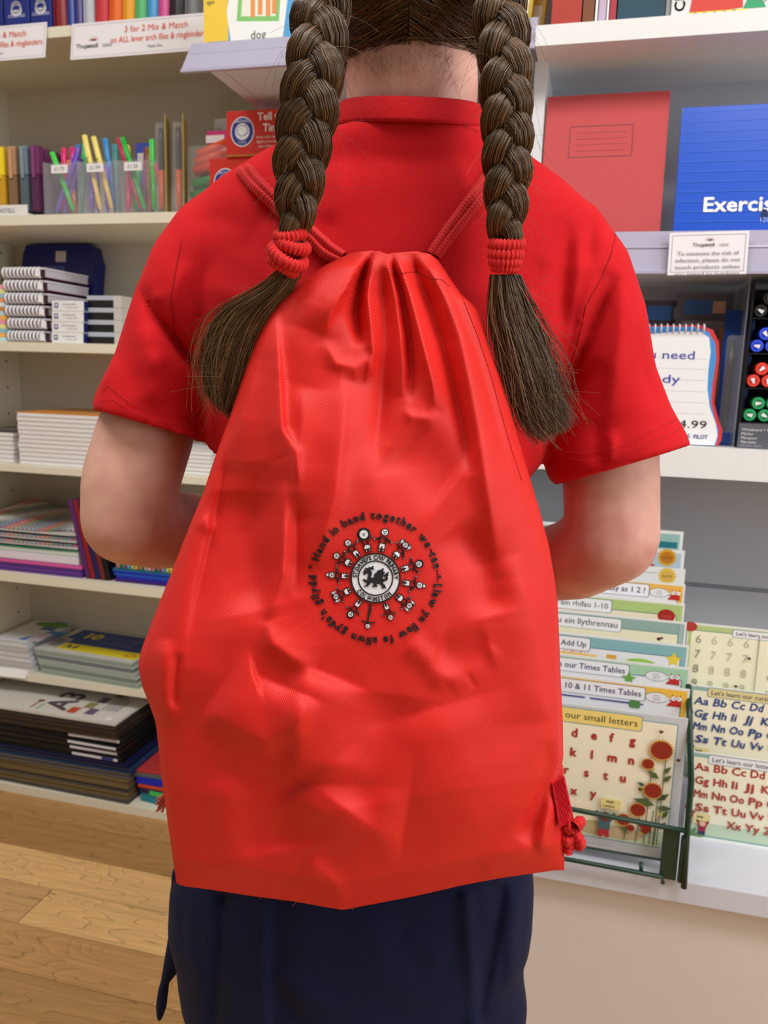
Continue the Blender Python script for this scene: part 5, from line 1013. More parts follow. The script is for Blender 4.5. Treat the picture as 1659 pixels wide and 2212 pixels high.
used = np.zeros(len(V), bool); used[[i for f in F2 for i in f]] = True; mp_ = np.cumsum(used)-1
shirt = gpart('t_shirt', V[used], [tuple(int(mp_[i]) for i in f) for f in F2], shirt_m)
so = shirt.modifiers.new('thickness', 'SOLIDIFY'); so.thickness = .0012; so.offset = -1
SB = BVHTree.FromPolygons([Vector(v) for v in V], F)
def hit(bv, px, py, off=0.0, default=.62):
    d = ray(px, py); r = bv.ray_cast(Vector(CAM), Vector(d)); k = np.linalg.norm(d)
    if r[0] is None: return PG(px, py, default)
    return np.array(r[0]) - d/k*off
# collar
zbk = PG(888, 236, .627)[2]; zsd = PG(1034, 268, .69)[2]; zsl = PG(742, 258, .69)[2]; cc = PG(888, 250, .689)
cl = []; Vc = []; Fc = []; rw = 8
for k in range(64):
    a = 2*math.pi*k/64; x_ = math.cos(a); y_ = math.sin(a)
    zc = (zbk if y_ < 0 else (zsd+zsl)/2-.03)*abs(y_)**1.4+(zsd if x_ > 0 else zsl)*(1-abs(y_)**1.4)
    cl.append(np.array([cc[0], cc[1], 0])+SIDE*x_*.0585+HEAD*y_*.0600+UPZ*zc)
for k in range(64):
    out = cl[k]-cc; out -= UPZ*(out @ UPZ); out /= np.linalg.norm(out)
    for j in range(rw):
        q = j/(rw-1); Vc.append(cl[k]+UPZ*(.0088-.0185*q)+out*(-.0035+.0085*q+.0016*math.sin(math.pi*q)))
for k in range(64):
    for j in range(rw-1): Fc.append((k*rw+j, ((k+1) % 64)*rw+j, ((k+1) % 64)*rw+j+1, k*rw+j+1))
co = gpart('collar', Vc, Fc, weave('red_rib', (0.50, 0.006, 0.011), (0.58, 0.010, 0.015), .0012, .35, .85, .15, .25, .5, diag=False)); so = co.modifiers.new('thickness', 'SOLIDIFY'); so.thickness = .0022
CB = BVHTree.FromPolygons([Vector(v) for v in Vc], Fc)
# stitching
def stitches(path, step_px, bv, mat, name, parent, off=.0012, ln=.6, r=.00028, base=None, root=None):
    P = np.asarray(path, float); seg = np.hypot(*(P[1:]-P[:-1]).T); cum = np.concatenate([[0], np.cumsum(seg)]); n_ = int(cum[-1]/step_px); ps = []
    for i in range(n_):
        a = i*step_px; q = [a, a+step_px*ln*.5, a+step_px*ln]; pt = [hit(bv, np.interp(t, cum, P[:, 0]), np.interp(t, cum, P[:, 1]), off) for t in q]
        if max(np.linalg.norm(pt[1]-pt[0]), np.linalg.norm(pt[2]-pt[1])) < .008: ps.append(pt)
    if ps: return fil(name, ps, r, mat, parent, base)
th_m = M((205, 40, 42), rough=.6)
stitches([(218, 848), (232, 832), (280, 868), (330, 888), (380, 897), (425, 900)], 7, SB, th_m, 'hem_stitching', shirt); stitches([(220, 866), (240, 860), (285, 888), (335, 908), (385, 918), (430, 920)], 7, SB, th_m, 'hem_stitching', shirt)
stitches([(1462, 905), (1420, 925), (1380, 945), (1330, 966), (1260, 978), (1215, 975)], 7, SB, th_m, 'hem_stitching', shirt); stitches([(1470, 925), (1430, 945), (1390, 963), (1340, 984), (1275, 996), (1220, 990)], 7, SB, th_m, 'hem_stitching', shirt)
stitches([(720, 268), (760, 262), (850, 256), (930, 258), (990, 264), (1038, 285)], 8, SB, M((150, 18, 22), rough=.7), 'collar_stitching', shirt, off=.002, ln=.75)

stitches([(392, 520), (380, 580), (368, 650), (378, 720), (412, 780)], 6, SB, M((140, 12, 16), rough=.8), 'sleeve_seam', shirt, off=.0006, ln=1.05)
stitches([(1330, 505), (1322, 545), (1300, 600), (1266, 660), (1248, 740), (1228, 800), (1200, 846)], 6, SB, M((140, 12, 16), rough=.8), 'sleeve_seam', shirt, off=.0006, ln=1.05)

# ---- skirt
navy_m = weave('navy_jersey', (0.0066, 0.0084, 0.031), (0.0105, 0.013, 0.045), .0012, .15, .9, .12, .25, .5, diag=False, blotch=.15)
m = MB()
loft(m, [(PG(a, y, .71), PG(b_, y, .71), DV(d)) for y, a, b_, d in ((1420, 500, 1118, .076), (1560, 480, 1125, .080), (1750, 430, 1140, .088), (1900, 374, 1150, .096), (1980, 370, 1146, .098), (2020, 380, 1140, .098), (2050, 388, 1128, .098), (2090, 392, 1128, .098), (2140, 400, 1135, .098), (2170, 418, 1134, .098), (2190, 440, 1124, .098), (2240, 462, 1105, .098), (2300, 466, 1098, .097))], 48, power=2.4)
V, N, F = remesh(m, .0036, 6)
px_, py_ = to_px(V)
SK = [([(480, 1930), (474, 2050), (464, 2200), (462, 2280)], 11, -.012, 26, .02), ([(500, 1930), (494, 2050), (480, 2280)], 16, .006, 16, .02), ([(592, 1930), (590, 2080), (598, 2280)], 10, -.006, 24, .02), ([(570, 1930), (568, 2080), (572, 2280)], 14, .004, 14, .02), ([(420, 1930), (412, 2030), (430, 2160)], 12, .004), ([(450, 1930), (448, 2060)], 8, .004), ([(395, 1960), (400, 2050)], 8, -.004), ([(1008, 1925), (1016, 2040), (1026, 2140), (1024, 2280)], 14, .009, 10, .02), ([(1085, 1910), (1060, 2060), (1030, 2200)], 18, -.008, 10, .05), ([(1120, 1910), (1105, 2020), (1108, 2140)], 12, .006), ([(780, 1980), (840, 2080), (920, 2180)], 30, .004), ([(900, 1960), (880, 2080), (860, 2240)], 40, -.004), ([(590, 2090), (660, 2150), (740, 2190)], 14, .004), ([(590, 2140), (640, 2200), (680, 2240)], 10, -.004), ([(880, 2010), (960, 2080)], 20, .003)]
Hh = ridges(px_, py_, SK); bk = np.clip(-(N @ HEAD)*1.8, 0, 1); tcv = CAM-V; tcv /= np.linalg.norm(tcv, axis=1, keepdims=True); V = V+tcv*(Hh*bk)[:, None]
skirt = gpart('skirt', V, F, navy_m)
SKB = BVHTree.FromPolygons([Vector(v) for v in V], F)
m = MB()                                   # loose end of the skirt tie at the side
loft(m, [(PG(a, ya, .70), PG(b_, yb_, .70), DV(d)) for a, ya, b_, yb_, d in ((372, 1880, 392, 1880, .008), (368, 1960, 392, 1960, .010), (364, 2020, 398, 2030, .011), (356, 2065, 395, 2085, .009), (352, 2090, 378, 2108, .007), (348, 2115, 366, 2122, .006), (341, 2140, 363, 2148, .007), (337, 2170, 360, 2175, .007), (339, 2195, 352, 2197, .005), (343, 2205, 347, 2206, .002))], 20)
V, N, F = remesh(m, .002, 4); gpart('tie_end', V, F, navy_m)
stitches([(600, 2200), (680, 2205), (760, 2206)], 8, SKB, M((34, 40, 84), rough=.7), 'hem_stitching', skirt); stitches([(420, 2163), (440, 2158), (458, 2156)], 7, SKB, M((34, 40, 84), rough=.7), 'hem_stitching', skirt)

# ---- hair
def hair_mat(name, c0, c1, rough=.36):
    m = bpy.data.materials.new(name); m.use_nodes = True; nt = m.node_tree; b = nt.nodes['Principled BSDF']; g = nt.nodes.new('ShaderNodeNewGeometry'); cr = nt.nodes.new('ShaderNodeValToRGB'); e = cr.color_ramp.elements
    e[0].color = (*c0, 1); e[1].color = (*c1, 1); e[1].position = 1.0; k = e.new(.72); k.color = (*[a*.55+b_*.45 for a, b_ in zip(c0, c1)], 1)
    nt.links.new(g.outputs['Random Per Island'], cr.inputs['Fac']); nt.links.new(cr.outputs[0], b.inputs['Base Color']); b.inputs['Roughness'].default_value = rough; b.inputs['Specular IOR Level'].default_value = .5
    return m
hm = hair_mat('brown_hair', (.024, .0115, .0048), (.27, .140, .052)); hm_tail = hair_mat('brown_hair_tips', (.045, .023, .010), (.32, .18, .075)); hcore = M((.022, .012, .006), rough=.5, noise=.3, scale=200, srgb=False)
# scalp cap with a centre parting
m = MB(); sphere(m, HC+UPZ*.006, (HR[0]+.007, HR[1]+.007, HR[2]+.006), 40)
V = np.array(m.V); q = (V-HC) @ np.array([SIDE, HEAD, UPZ]).T
keep = ~((q[:, 1] > .03) & (q[:, 2] < .055)) & (q[:, 2] > -.096)
Fk = [f for f in m.F if all(keep[i] for i in f)]
ids = sorted({i for f in Fk for i in f}); im = {i: k for k, i in enumerate(ids)}
cap = gpart('hair', V[ids], [tuple(im[i] for i in f) for f in Fk], hcore); so = cap.modifiers.new('thickness', 'SOLIDIFY'); so.thickness = .006; so.offset = 1
def on_head(sx, uz, off):
    """point on the back of the head: sx sideways (-1..1), uz up (-1..1)"""
    sx = np.asarray(sx); uz = np.asarray(uz); r2 = np.clip(1-sx**2-uz**2, 0.0, 1)
    a = HR[0]+.007+off; bq = HR[1]+.007+off; c_ = HR[2]+.006+off
    return HC+UPZ*.006+np.multiply.outer(sx, SIDE)*a[..., None]-np.multiply.outer(np.sqrt(r2), HEAD)*bq[..., None]+np.multiply.outer(uz, UPZ)*c_[..., None]
NS = 2600; u = np.linspace(0, 1, 22)
side = np.where(RNG.random(NS) < .5, -1, 1); z0 = RNG.uniform(-.93, .95, NS)
sx = side[:, None]*(0.005+(.93-.005)*np.power(u, 0.9)[None]); z1 = -.60+RNG.normal(0, .05, NS)
uz = z0[:, None]*(1-u**1.3)[None]+z1[:, None]*(u**1.3)[None] - (.16*np.sin(math.pi*u))[None]*(RNG.uniform(.2, 1, NS)[:, None])
rr = np.hypot(sx, uz); f_ = np.minimum(1, .985/np.maximum(rr, 1e-6)); sx *= f_; uz *= f_
off = .0065+np.abs(RNG.normal(0, .0014, NS))[:, None]+.0004*np.sin(u*9+z0[:, None]*20)
fil('hair_strands', on_head(sx, uz, off), .00028, hm, cap)
# plaits
def plait(cen, s_fun, name, ph0, y0, y1, T):
    t = gpart(name, [PG(cen[0][1], y0, s_fun(y0))+np.array(d) for d in ((0, 0, 0), (.001, 0, 0), (0, 0, .001))], [(0, 1, 2)], hcore)
    ys = np.linspace(y0, y1, 120); xc = np.interp(ys, [c[0] for c in cen], [c[1] for c in cen]); W = np.interp(ys, [c[0] for c in cen], [c[2] for c in cen])
    k5 = np.ones(9)/9; pad = lambda v: np.convolve(np.pad(v, 4, 'edge'), k5, 'valid'); xc, W = pad(xc), pad(W)
    sv = np.array([s_fun(y) for y in ys]); sv = np.convolve(np.pad(sv, 15, 'edge'), np.ones(31)/31, 'valid'); Wm = W*sv/FPX
    for k in range(3):
        th = 2*math.pi*(ys-y0)/T + ph0 + 2*math.pi*k/3
        cpt = PG(xc+.50*W*np.sin(th), ys, sv) - np.multiply.outer(np.sin(2*th)*Wm*.34, HEAD)
        Tn = np.gradient(cpt, axis=0); Tn /= np.linalg.norm(Tn, axis=1, keepdims=True)
        n1 = np.cross(Tn, HEAD); n1 /= np.linalg.norm(n1, axis=1, keepdims=True); n2 = np.cross(Tn, n1)
        sw = 1+.12*np.sin(2*th)
        r1 = Wm*.50*sw; r2 = Wm*.46*sw
        nseg = 20; an = np.linspace(0, 2*math.pi, nseg, endpoint=False)
        ringv = cpt[:, None]+(n1*(r1*.80)[:, None])[:, None]*np.cos(an)[None, :, None]+(n2*(r2*.80)[:, None])[:, None]*np.sin(an)[None, :, None]
        idx = np.arange(len(ys)*nseg).reshape(len(ys), nseg); Q = np.stack([idx[:-1], np.roll(idx[:-1], -1, 1), np.roll(idx[1:], -1, 1), idx[1:]], -1).reshape(-1, 4)
        lock = link('lock', mesh_np(ringv.reshape(-1, 3)-BASE, Q), hcore, t)
        NF = 300; al = RNG.uniform(0, 2*math.pi, NF); dr = RNG.normal(0, .5, NF); rad = RNG.uniform(.86, 1.03, NF); wob = RNG.uniform(0, 6.28, NF)
        A = al[:, None]+dr[:, None]*np.linspace(-.5, .5, len(ys))[None]+.08*np.sin(np.linspace(0, 14, len(ys))[None]+wob[:, None])
        R = rad[:, None]*(1+.02*np.sin(np.linspace(0, 30, len(ys))[None]+wob[:, None]*2))
        P = cpt[None]+n1[None]*(r1[None]*R*np.cos(A))[..., None]+n2[None]*(r2[None]*R*np.sin(A))[..., None]
        fil('strands', P[:, ::2], .00026, hm, t)
        # stray hairs springing from the plait
        NL = 26; st = RNG.integers(4, len(ys)-14, NL); P2 = []
        for i in range(NL):
            a = RNG.uniform(0, math.pi)+math.pi; d0 = n1[st[i]]*math.cos(a)+n2[st[i]]*math.sin(a)*np.sign(-(n2[st[i]] @ HEAD)*-1 or 1); p0 = cpt[st[i]]+d0*r1[st[i]]*.95
            L = RNG.uniform(.012, .034); dv = Tn[st[i]]*RNG.uniform(.2, .9)+d0*RNG.uniform(.2, .8)+RNG.normal(0, .25, 3); dv /= np.linalg.norm(dv); g = np.linspace(0, 1, 9)[:, None]
            P2.append(p0+dv*L*g+(-UPZ*.012+RNG.normal(0, .005, 3))*g**2)
        fil('stray_hairs', P2, .00008, hm_tail, t)
    return t
LP = [(-170, 722, 40), (-60, 700, 58), (60, 692, 62), (130, 685, 62), (250, 666, 64), (350, 650, 59), (450, 643, 47), (500, 636, 31), (530, 632, 27)]
RP = [(-170, 1050, 40), (-60, 1066, 58), (60, 1084, 58), (130, 1090, 55), (250, 1094, 55), (350, 1096, 53), (450, 1093, 47), (510, 1092, 37), (535, 1092, 31)]
plL = plait(LP, lambda y: float(np.interp(y, [-170, 0, 150, 530], [.635, .603, .577, .586])), 'plait', .4, -170, 522, 228)
plR = plait(RP, lambda y: float(np.interp(y, [-170, 0, 150, 530], [.635, .603, .577, .586])), 'plait', 2.6, -170, 530, 222)
# loose tails below the ties
def tail(left, right, n, s0, s1, name, parent, curl):
    left, right = np.asarray(left, float), np.asarray(right, float); v = np.linspace(0, 1, 30)
    def cv(P): q = np.linspace(0, 1, len(P)); return np.interp(v, q, P[:, 0]), np.interp(v, q, P[:, 1])
    k5 = np.ones(7)/7; sm = lambda a: np.convolve(np.pad(a, 3, 'edge'), k5, 'valid')
    lx, ly = map(sm, cv(left)); rx, ry = map(sm, cv(right)); paths = []; rads = []
    w = np.clip(RNG.beta(1.15, 1.15, n), 0, 1); dp = RNG.uniform(-1, 1, n); end = np.clip(RNG.beta(5, 1.6, n), .4, 1.08)
    for i in range(n):
        vv = v*end[i]; wi_ = w[i]+(.10*np.sin(v*4+i)*v)*curl+RNG.normal(0, .10)*v**2
        X = np.interp(vv, v, lx)*(1-wi_)+np.interp(vv, v, rx)*wi_; Y = np.interp(vv, v, ly)*(1-wi_)+np.interp(vv, v, ry)*wi_
        th_ = .011*np.sqrt(np.clip(1-(2*w[i]-1)**2, 0, 1))*np.clip(.7+v*.9-v*v*1.1, .25, 1.2)
        S = s0+(s1-s0)*vv-th_*(dp[i]*.5+.5)-.001
        if RNG.random() < .12: X = X+RNG.normal(0, 24)*v**2; Y = Y+RNG.normal(0, 16)*v**2
        paths.append(PG(X, Y, S)); rads.append(np.linspace(.00030, .00012, 30))
    return fil(name, paths, np.array(rads), hm_tail, parent)
tail([(606, 575), (590, 612), (530, 640), (478, 668), (450, 715), (438, 770), (440, 815), (448, 850), (462, 885)], [(652, 578), (640, 620), (602, 655), (566, 705), (540, 768), (522, 830), (508, 870), (502, 895), (496, 915)], 1500, .592, .608, 'loose_tail', plL, 1)
tail([(1064, 578), (1056, 640), (1056, 700), (1074, 760), (1094, 820), (1112, 880), (1130, 920), (1150, 945), (1178, 970)], [(1116, 578), (1132, 640), (1160, 700), (1186, 760), (1202, 800), (1206, 840), (1216, 875), (1230, 905), (1240, 935)], 1700, .592, .606, 'loose_tail', plR, 1)
tail([(602, 575), (570, 615), (505, 640), (452, 668), (422, 715), (414, 770), (418, 820), (440, 870), (470, 915)], [(655, 578), (645, 620), (610, 655), (572, 705), (546, 768), (528, 830), (514, 870), (506, 895), (498, 925)], 90, .590, .604, 'loose_tail', plL, 2.2)
tail([(1060, 578), (1050, 640), (1050, 700), (1068, 760), (1088, 820), (1108, 880), (1124, 920), (1150, 950), (1176, 985)], [(1120, 578), (1144, 640), (1182, 700), (1212, 760), (1228, 800), (1232, 840), (1242, 875), (1252, 900), (1262, 930)], 100, .590, .602, 'loose_tail', plR, 2.2)
for cx_, sgn, pa in ((540, -1, plL), (1150, 1, plR)):            # wild single hairs around the tails
    P2 = []
    for i in range(44):
        y_ = RNG.uniform(600, 860); x_ = (np.interp(y_, [600, 700, 860], [600, 500, 470]) if sgn < 0 else np.interp(y_, [600, 700, 860], [1110, 1150, 1190]))
        L = RNG.uniform(30, 110); a = RNG.normal(.6, .5); g = np.linspace(0, 1, 12)
        P2.append(PG(x_+sgn*L*math.cos(a)*g+RNG.normal(0, 8)*g**2, y_+L*math.sin(a)*g+RNG.normal(0, 14)*g**2, .588+.004*g))
    fil('stray_hairs', P2, .00008, hm_tail, pa)
# nape hairs
P2 = []
for i in range(300):
    x_ = RNG.uniform(742, 1032); y_ = RNG.uniform(75, 128) if RNG.random() < .8 else RNG.uniform(100, 160); L = RNG.uniform(18, 80)*(1 if 800 < x_ < 960 else 1.25); a = RNG.normal(math.pi/2+(x_-885)/420., .45); g = np.linspace(0, 1, 10)
    X = x_+L*math.cos(a)*g+RNG.normal(0, 12)*g**2; Y = y_+L*math.sin(a)*g; S = .69-np.sqrt(np.clip(.0545**2-((X-886)*.69/FPX)**2, 1e-6, 1))-.0012-RNG.uniform(0, .0016)
    P2.append(PG(X, Y, S))
fil('nape_hairs', P2, .00005, hm_tail, cap)
# loose hairs over the shirt between and beside the plaits
P2 = []
for i in range(60):
    lft = RNG.random() < .5; x_ = RNG.normal(700 if lft else 1050, 10) if RNG.random() < .5 else RNG.normal(600 if lft else 1150, 8); y_ = RNG.uniform(20, 440); L = RNG.uniform(30, 120); a = RNG.normal(math.pi/2, .7); g = np.linspace(0, 1, 14)
    P2.append(PG(x_+L*math.cos(a)*g+RNG.normal(0, 20)*g**2, y_+L*math.sin(a)*g+RNG.normal(0, 10)*g**2, .578))
fil('stray_hairs', P2, .00008, hm_tail, cap)
# hair ties: ribbed towelling loops
tie_m = M((206, 22, 20), rough=.8, sheen=.1, noise=.12, scale=700, bump=.4)
def tie(loops, parent):
    t = None
    for (cx_, cy_, s, rx, rd, rt, tilt, roll) in loops:
        c0 = PG(cx_, cy_, s); axis_r = SIDE*math.cos(roll)+UPZ*math.sin(roll); axis_d = HEAD*math.cos(tilt)+UPZ*math.sin(tilt); nn = np.cross(axis_r, axis_d)
        nu, nv = 144, 12; V = []; F = []
        for i in range(nu):
            a = 2*math.pi*i/nu; rib = 1+.16*math.cos(a*24); cd = axis_r*math.cos(a)*rx+axis_d*math.sin(a)*rd; od = cd/np.linalg.norm(cd)
            for j in range(nv):
                q = 2*math.pi*j/nv; V.append(c0+cd+(od*math.cos(q)+nn*math.sin(q)*1.15)*rt*rib)
        for i in range(nu):
            for j in range(nv): F.append((i*nv+j, ((i+1) % nu)*nv+j, ((i+1) % nu)*nv+(j+1) % nv, i*nv+(j+1) % nv))
        o = gpart('hair_tie' if t is None else 'loop', V, F, tie_m, parent=(t or parent)); t = t or o
    return t
tie([(627, 507, .586, .0090, .0090, .0034, .35, .18), (632, 530, .585, .0095, .0095, .0036, .3, -.25), (622, 553, .583, .0118, .0118, .0036, .5, -.45), (613, 574, .585, .0088, .009, .0034, .2, -.5)], None)
tie([(1094, 527, .586, .0096, .0096, .0035, .25, .06), (1092, 549, .586, .0092, .0092, .0035, .2, .02), (1091, 566, .586, .0086, .0086, .0032, .2, -.03), (1090, 579, .586, .0076, .0076, .0026, .2, -.05)], None)

# ================================================================== drawstring bag on the back
bagb = PG(800, 1900, .58); bagb = np.array([bagb[0], bagb[1], bagb[2]])
bag = empty('drawstring_bag', bagb); tag(bag, 'red nylon drawstring bag with an embroidered school emblem worn on the back', 'bag')
bag_m = weave('red_nylon', (0.66, 0.0165, 0.0125), (0.76, 0.028, 0.021), .00135, .22, .48, .30, .0, .35, diag=True, blotch=.03)
Lc = [(737, 556), (715, 566), (690, 580), (640, 618), (590, 655), (568, 690), (548, 740), (528, 800), (500, 890), (478, 950), (460, 1000), (438, 1068), (418, 1115), (392, 1180), (370, 1238), (345, 1300), (322, 1358), (303, 1410), (298, 1440), (306, 1480), (322, 1520), (336, 1560), (342, 1610), (346, 1660), (360, 1760), (370, 1830), (381, 1908)]
Rc = [(946, 562), (962, 585), (978, 610), (1000, 640), (1030, 664), (1042, 690), (1056, 735), (1080, 810), (1102, 885), (1122, 955), (1142, 1025), (1165, 1100), (1186, 1180), (1198, 1250), (1205, 1310), (1209, 1400), (1212, 1480), (1216, 1560), (1217, 1640), (1209, 1668), (1204, 1700), (1212, 1760), (1220, 1820), (1219, 1880)]
Tc = [(737, 556), (760, 546), (800, 541), (820, 543), (838, 549), (850, 546), (900, 543), (930, 549), (946, 562)]
Bc = [(381, 1908), (392, 1914), (450, 1921), (540, 1935), (640, 1948), (700, 1959), (742, 1966), (780, 1958), (900, 1935), (1000, 1912), (1080, 1897), (1150, 1887), (1205, 1879), (1219, 1880)]
nu, nv = 300, 420
u = np.linspace(0, 1, nu); v = np.linspace(0, 1, nv)
def curve(P, t, axis):
    P = np.asarray(P, float); q = (P[:, axis]-P[0, axis])/(P[-1, axis]-P[0, axis]); q = np.maximum.accumulate(q); return np.stack([np.interp(t, q, P[:, 0]), np.interp(t, q, P[:, 1])], -1)
cL, cR = curve(Lc, v, 1), curve(Rc, v, 1)
cT, cB = curve(Tc, u, 0), curve(Bc, u, 0)
def sm1(a, n=5): k = np.ones(n)/n; r = np.stack([np.convolve(np.pad(a[:, i], n//2, 'edge'), k, 'valid') for i in range(2)], -1); r[0], r[-1] = a[0], a[-1]; return r
cL, cR, cT, cB = sm1(cL, 7), sm1(cR, 7), sm1(cT), sm1(cB, 9)
U, Vv = np.meshgrid(u, v)
X = (1-U)[..., None]*cL[:, None]+U[..., None]*cR[:, None]+(1-Vv)[..., None]*cT[None]+Vv[..., None]*cB[None] - ((1-U)*(1-Vv))[..., None]*cL[0]-(U*(1-Vv))[..., None]*cR[0]-((1-U)*Vv)[..., None]*cL[-1]-(U*Vv)[..., None]*cR[-1]
px, py = X[..., 0], X[..., 1]
e_ = np.clip(1-(2*U-1)**2, 0, 1)
vert = np.interp(Vv, [0, .05, .15, .35, .6, .85, .96, 1], [.010, .016, .026, .038, .046, .044, .030, .006])
Hb = vert*e_**.5
FE = [  # gathers running down from the drawn neck
 ([(800, 540), (760, 600), (715, 670), (700, 722)], 45, .010, 12, .1), ([(803, 538), (778, 610), (768, 680), (780, 748)], 10, -.015, 10, .1), ([(806, 540), (793, 640), (800, 700), (806, 760), (790, 830)], 8, .008, 14, .1),
 ([(822, 560), (832, 700), (826, 850), (815, 960), (825, 1030)], 24, -.010, 32, .2), ([(836, 545), (852, 630), (866, 720), (872, 800), (868, 860)], 16, .007, 8, .1), ([(840, 548), (870, 640), (884, 730), (888, 800), (884, 868)], 8, -.010, 10, .1), ([(852, 545), (890, 660), (915, 750), (935, 830), (942, 890)], 14, .010, 16, .1),
 ([(884, 545), (925, 650), (955, 740), (975, 820), (1000, 930), (1015, 1030)], 14, -.009, 16, .1), ([(908, 545), (962, 640), (995, 730), (1015, 830), (1040, 970), (1062, 1110), (1080, 1250)], 22, .011, 48, .1), ([(940, 575), (985, 650), (1030, 760), (1065, 880), (1100, 1010)], 20, -.004, 14), ([(700, 735), (725, 785), (765, 795), (803, 772)], 14, .004), ([(735, 818), (770, 826), (805, 803)], 14, -.003), ([(868, 880), (890, 902), (925, 905), (945, 885)], 12, .003), ([(760, 556), (690, 620), (640, 720), (615, 820)], 40, .004, 40),
 # left side
 ([(596, 670), (606, 845), (610, 925), (639, 976), (645, 1050)], 42, .007, 7), ([(655, 840), (652, 930), (642, 1000), (640, 1120)], 14, .006, 42), ([(745, 800), (738, 930), (725, 1060), (700, 1150), (680, 1230)], 40, .007, 22), ([(540, 770), (520, 900), (490, 1020)], 30, .004, 40),
 ([(505, 900), (480, 1040), (450, 1190), (425, 1300), (400, 1440)], 10, -.006, 50), ([(560, 1000), (545, 1150), (560, 1270), (574, 1345)], 40, -.007, 40), ([(615, 1040), (612, 1150), (607, 1240), (574, 1342)], 10, .008, 16), ([(640, 1060), (642, 1180), (640, 1290)], 14, -.004), ([(574, 1342), (588, 1392), (632, 1424), (681, 1447)], 12, .006, 30),
  ]
FS = [  # broad draped panels below the emblem
 ([(681, 1447), (660, 1500), (652, 1600), (648, 1690)], 26, .009, 90), ([(648, 1690), (690, 1745), (780, 1785), (870, 1800)], 34, .007, 90), ([(449, 1525), (521, 1572), (575, 1597), (627, 1567), (655, 1500)], 24, .010, 85), ([(838, 1500), (826, 1600), (800, 1680), (750, 1750)], 55, -.006, 55), ([(880, 1385), (930, 1432), (968, 1484)], 18, .003), ([(968, 1484), (1030, 1438), (1068, 1395)], 18, .002), ([(940, 1400), (1000, 1418), (1060, 1400)], 28, -.003), ([(1100, 1200), (1140, 1330), (1160, 1450), (1170, 1560)], 60, .005, 22), ([(980, 1140), (1040, 1220), (1065, 1330)], 30, -.006),
 ([(1192, 1600), (1182, 1680), (1158, 1760), (1128, 1818)], 14, -.005), ([(1205, 1720), (1182, 1780), (1168, 1845)], 12, .005), ([(660, 1860), (710, 1900), (742, 1955)], 34, .003, 14), ([(600, 1640), (590, 1740), (610, 1840)], 70, -.006), ([(930, 1530), (960, 1640), (1020, 1750), (1060, 1810)], 90, .006), ([(352, 1380), (352, 1480), (362, 1570)], 16, .004), ([(385, 1410), (378, 1470), (376, 1530)], 7, -.003), ([(480, 1680), (500, 1790), (520, 1880)], 26, .002), ([(1010, 1455), (1026, 1486)], 4, -.0010), ([(418, 1140), (440, 1125), (458, 1150)], 9, .002), ([(1150, 1830), (1090, 1850), (1040, 1880)], 16, .002), ([(850, 960), (920, 1010), (980, 1050)], 55, -.006), ([(520, 1060), (520, 1200), (550, 1320)], 60, -.005)]
bmask = np.clip(e_*6, 0, 1)
Hb = Hb + (ridges(px, py, FE, True)*1.35+ridges(px, py, FS)*1.3)*bmask*np.clip(Vv*40, 0.25, 1)
Hb += bmask*0.25*(.0007*np.sin(px*.05+py*.031)*np.sin(py*.043-px*.02)+.0005*np.sin(px*.011*7+2)*np.sin(py*.06))
k5 = np.array([1, 2, 3, 2, 1])/9.
for ax in (0, 1): Hb = np.apply_along_axis(lambda a: np.convolve(np.pad(a, 2, 'edge'), k5, 'valid'), ax, Hb)
sb = np.interp(Vv, [0, .2, .6, 1], [.599, .597, .590, .588])
S = sb-Hb
Pf = PG(px.ravel(), py.ravel(), S.ravel())
Pb = PG(px.ravel(), py.ravel(), (sb+.002+.010*e_**.5*np.clip(Vv*6, 0, 1)*np.clip((1-Vv)*12, 0, 1)).ravel())
idx = np.arange(nu*nv).reshape(nv, nu); Qf = np.stack([idx[:-1, :-1], idx[1:, :-1], idx[1:, 1:], idx[:-1, 1:]], -1).reshape(-1, 4); Qb = Qf[:, ::-1]+nu*nv
bd = np.concatenate([idx[0, :], idx[1:, -1], idx[-1, -2::-1], idx[-2:0:-1, 0]]); bd2 = np.roll(bd, -1)
Qs = np.stack([bd, bd2, bd2+nu*nv, bd+nu*nv], -1)
bp_ = link('body', mesh_np(np.concatenate([Pf, Pb])-bagb, np.concatenate([Qf, Qb, Qs])), bag_m, bag)
BB = BVHTree.FromPolygons([Vector(q) for q in Pf], [tuple(int(i) for i in f) for f in Qf])
def bpart(name, V, F, mat, parent, smooth=True): return link(name, mesh_py(np.asarray(V)-bagb, F, smooth), mat, parent)
# channel stitching and side seam
dk = M((150, 14, 14), rough=.7)
stitches([(845, 592), (870, 590), (900, 586), (925, 600), (955, 604), (975, 622)], 6, BB, dk, 'channel_stitching', bp_, off=.0004, ln=.7, base=bagb)
stitches([(985, 612), (1004, 655), (1030, 720), (1060, 810), (1082, 890), (1105, 970), (1128, 1040)], 6, BB, dk, 'seam_stitching', bp_, off=.0004, ln=.85, base=bagb)
P2 = []
for x_, y_ in ((978, 592), (984, 596), (970, 600), (980, 605), (975, 590), (990, 612), (1030, 662), (960, 588), (520, 1934), (560, 1938), (640, 1950), (740, 1965), (760, 1960), (900, 1936), (610, 1945), (820, 1952)):
    a = RNG.uniform(0, 6.28); L = RNG.uniform(6, 16); g = np.linspace(0, 1, 8); p0 = hit(BB, x_, y_-3, .001); ss = float((p0-CAM) @ HEAD); P2.append(PG(x_+L*math.cos(a)*g+RNG.normal(0, 4)*g**2, y_-2+L*math.sin(a)*g, ss-.001))
fil('loose_threads', P2, .00016, M((226, 60, 50), rough=.7), bp_, bagb)
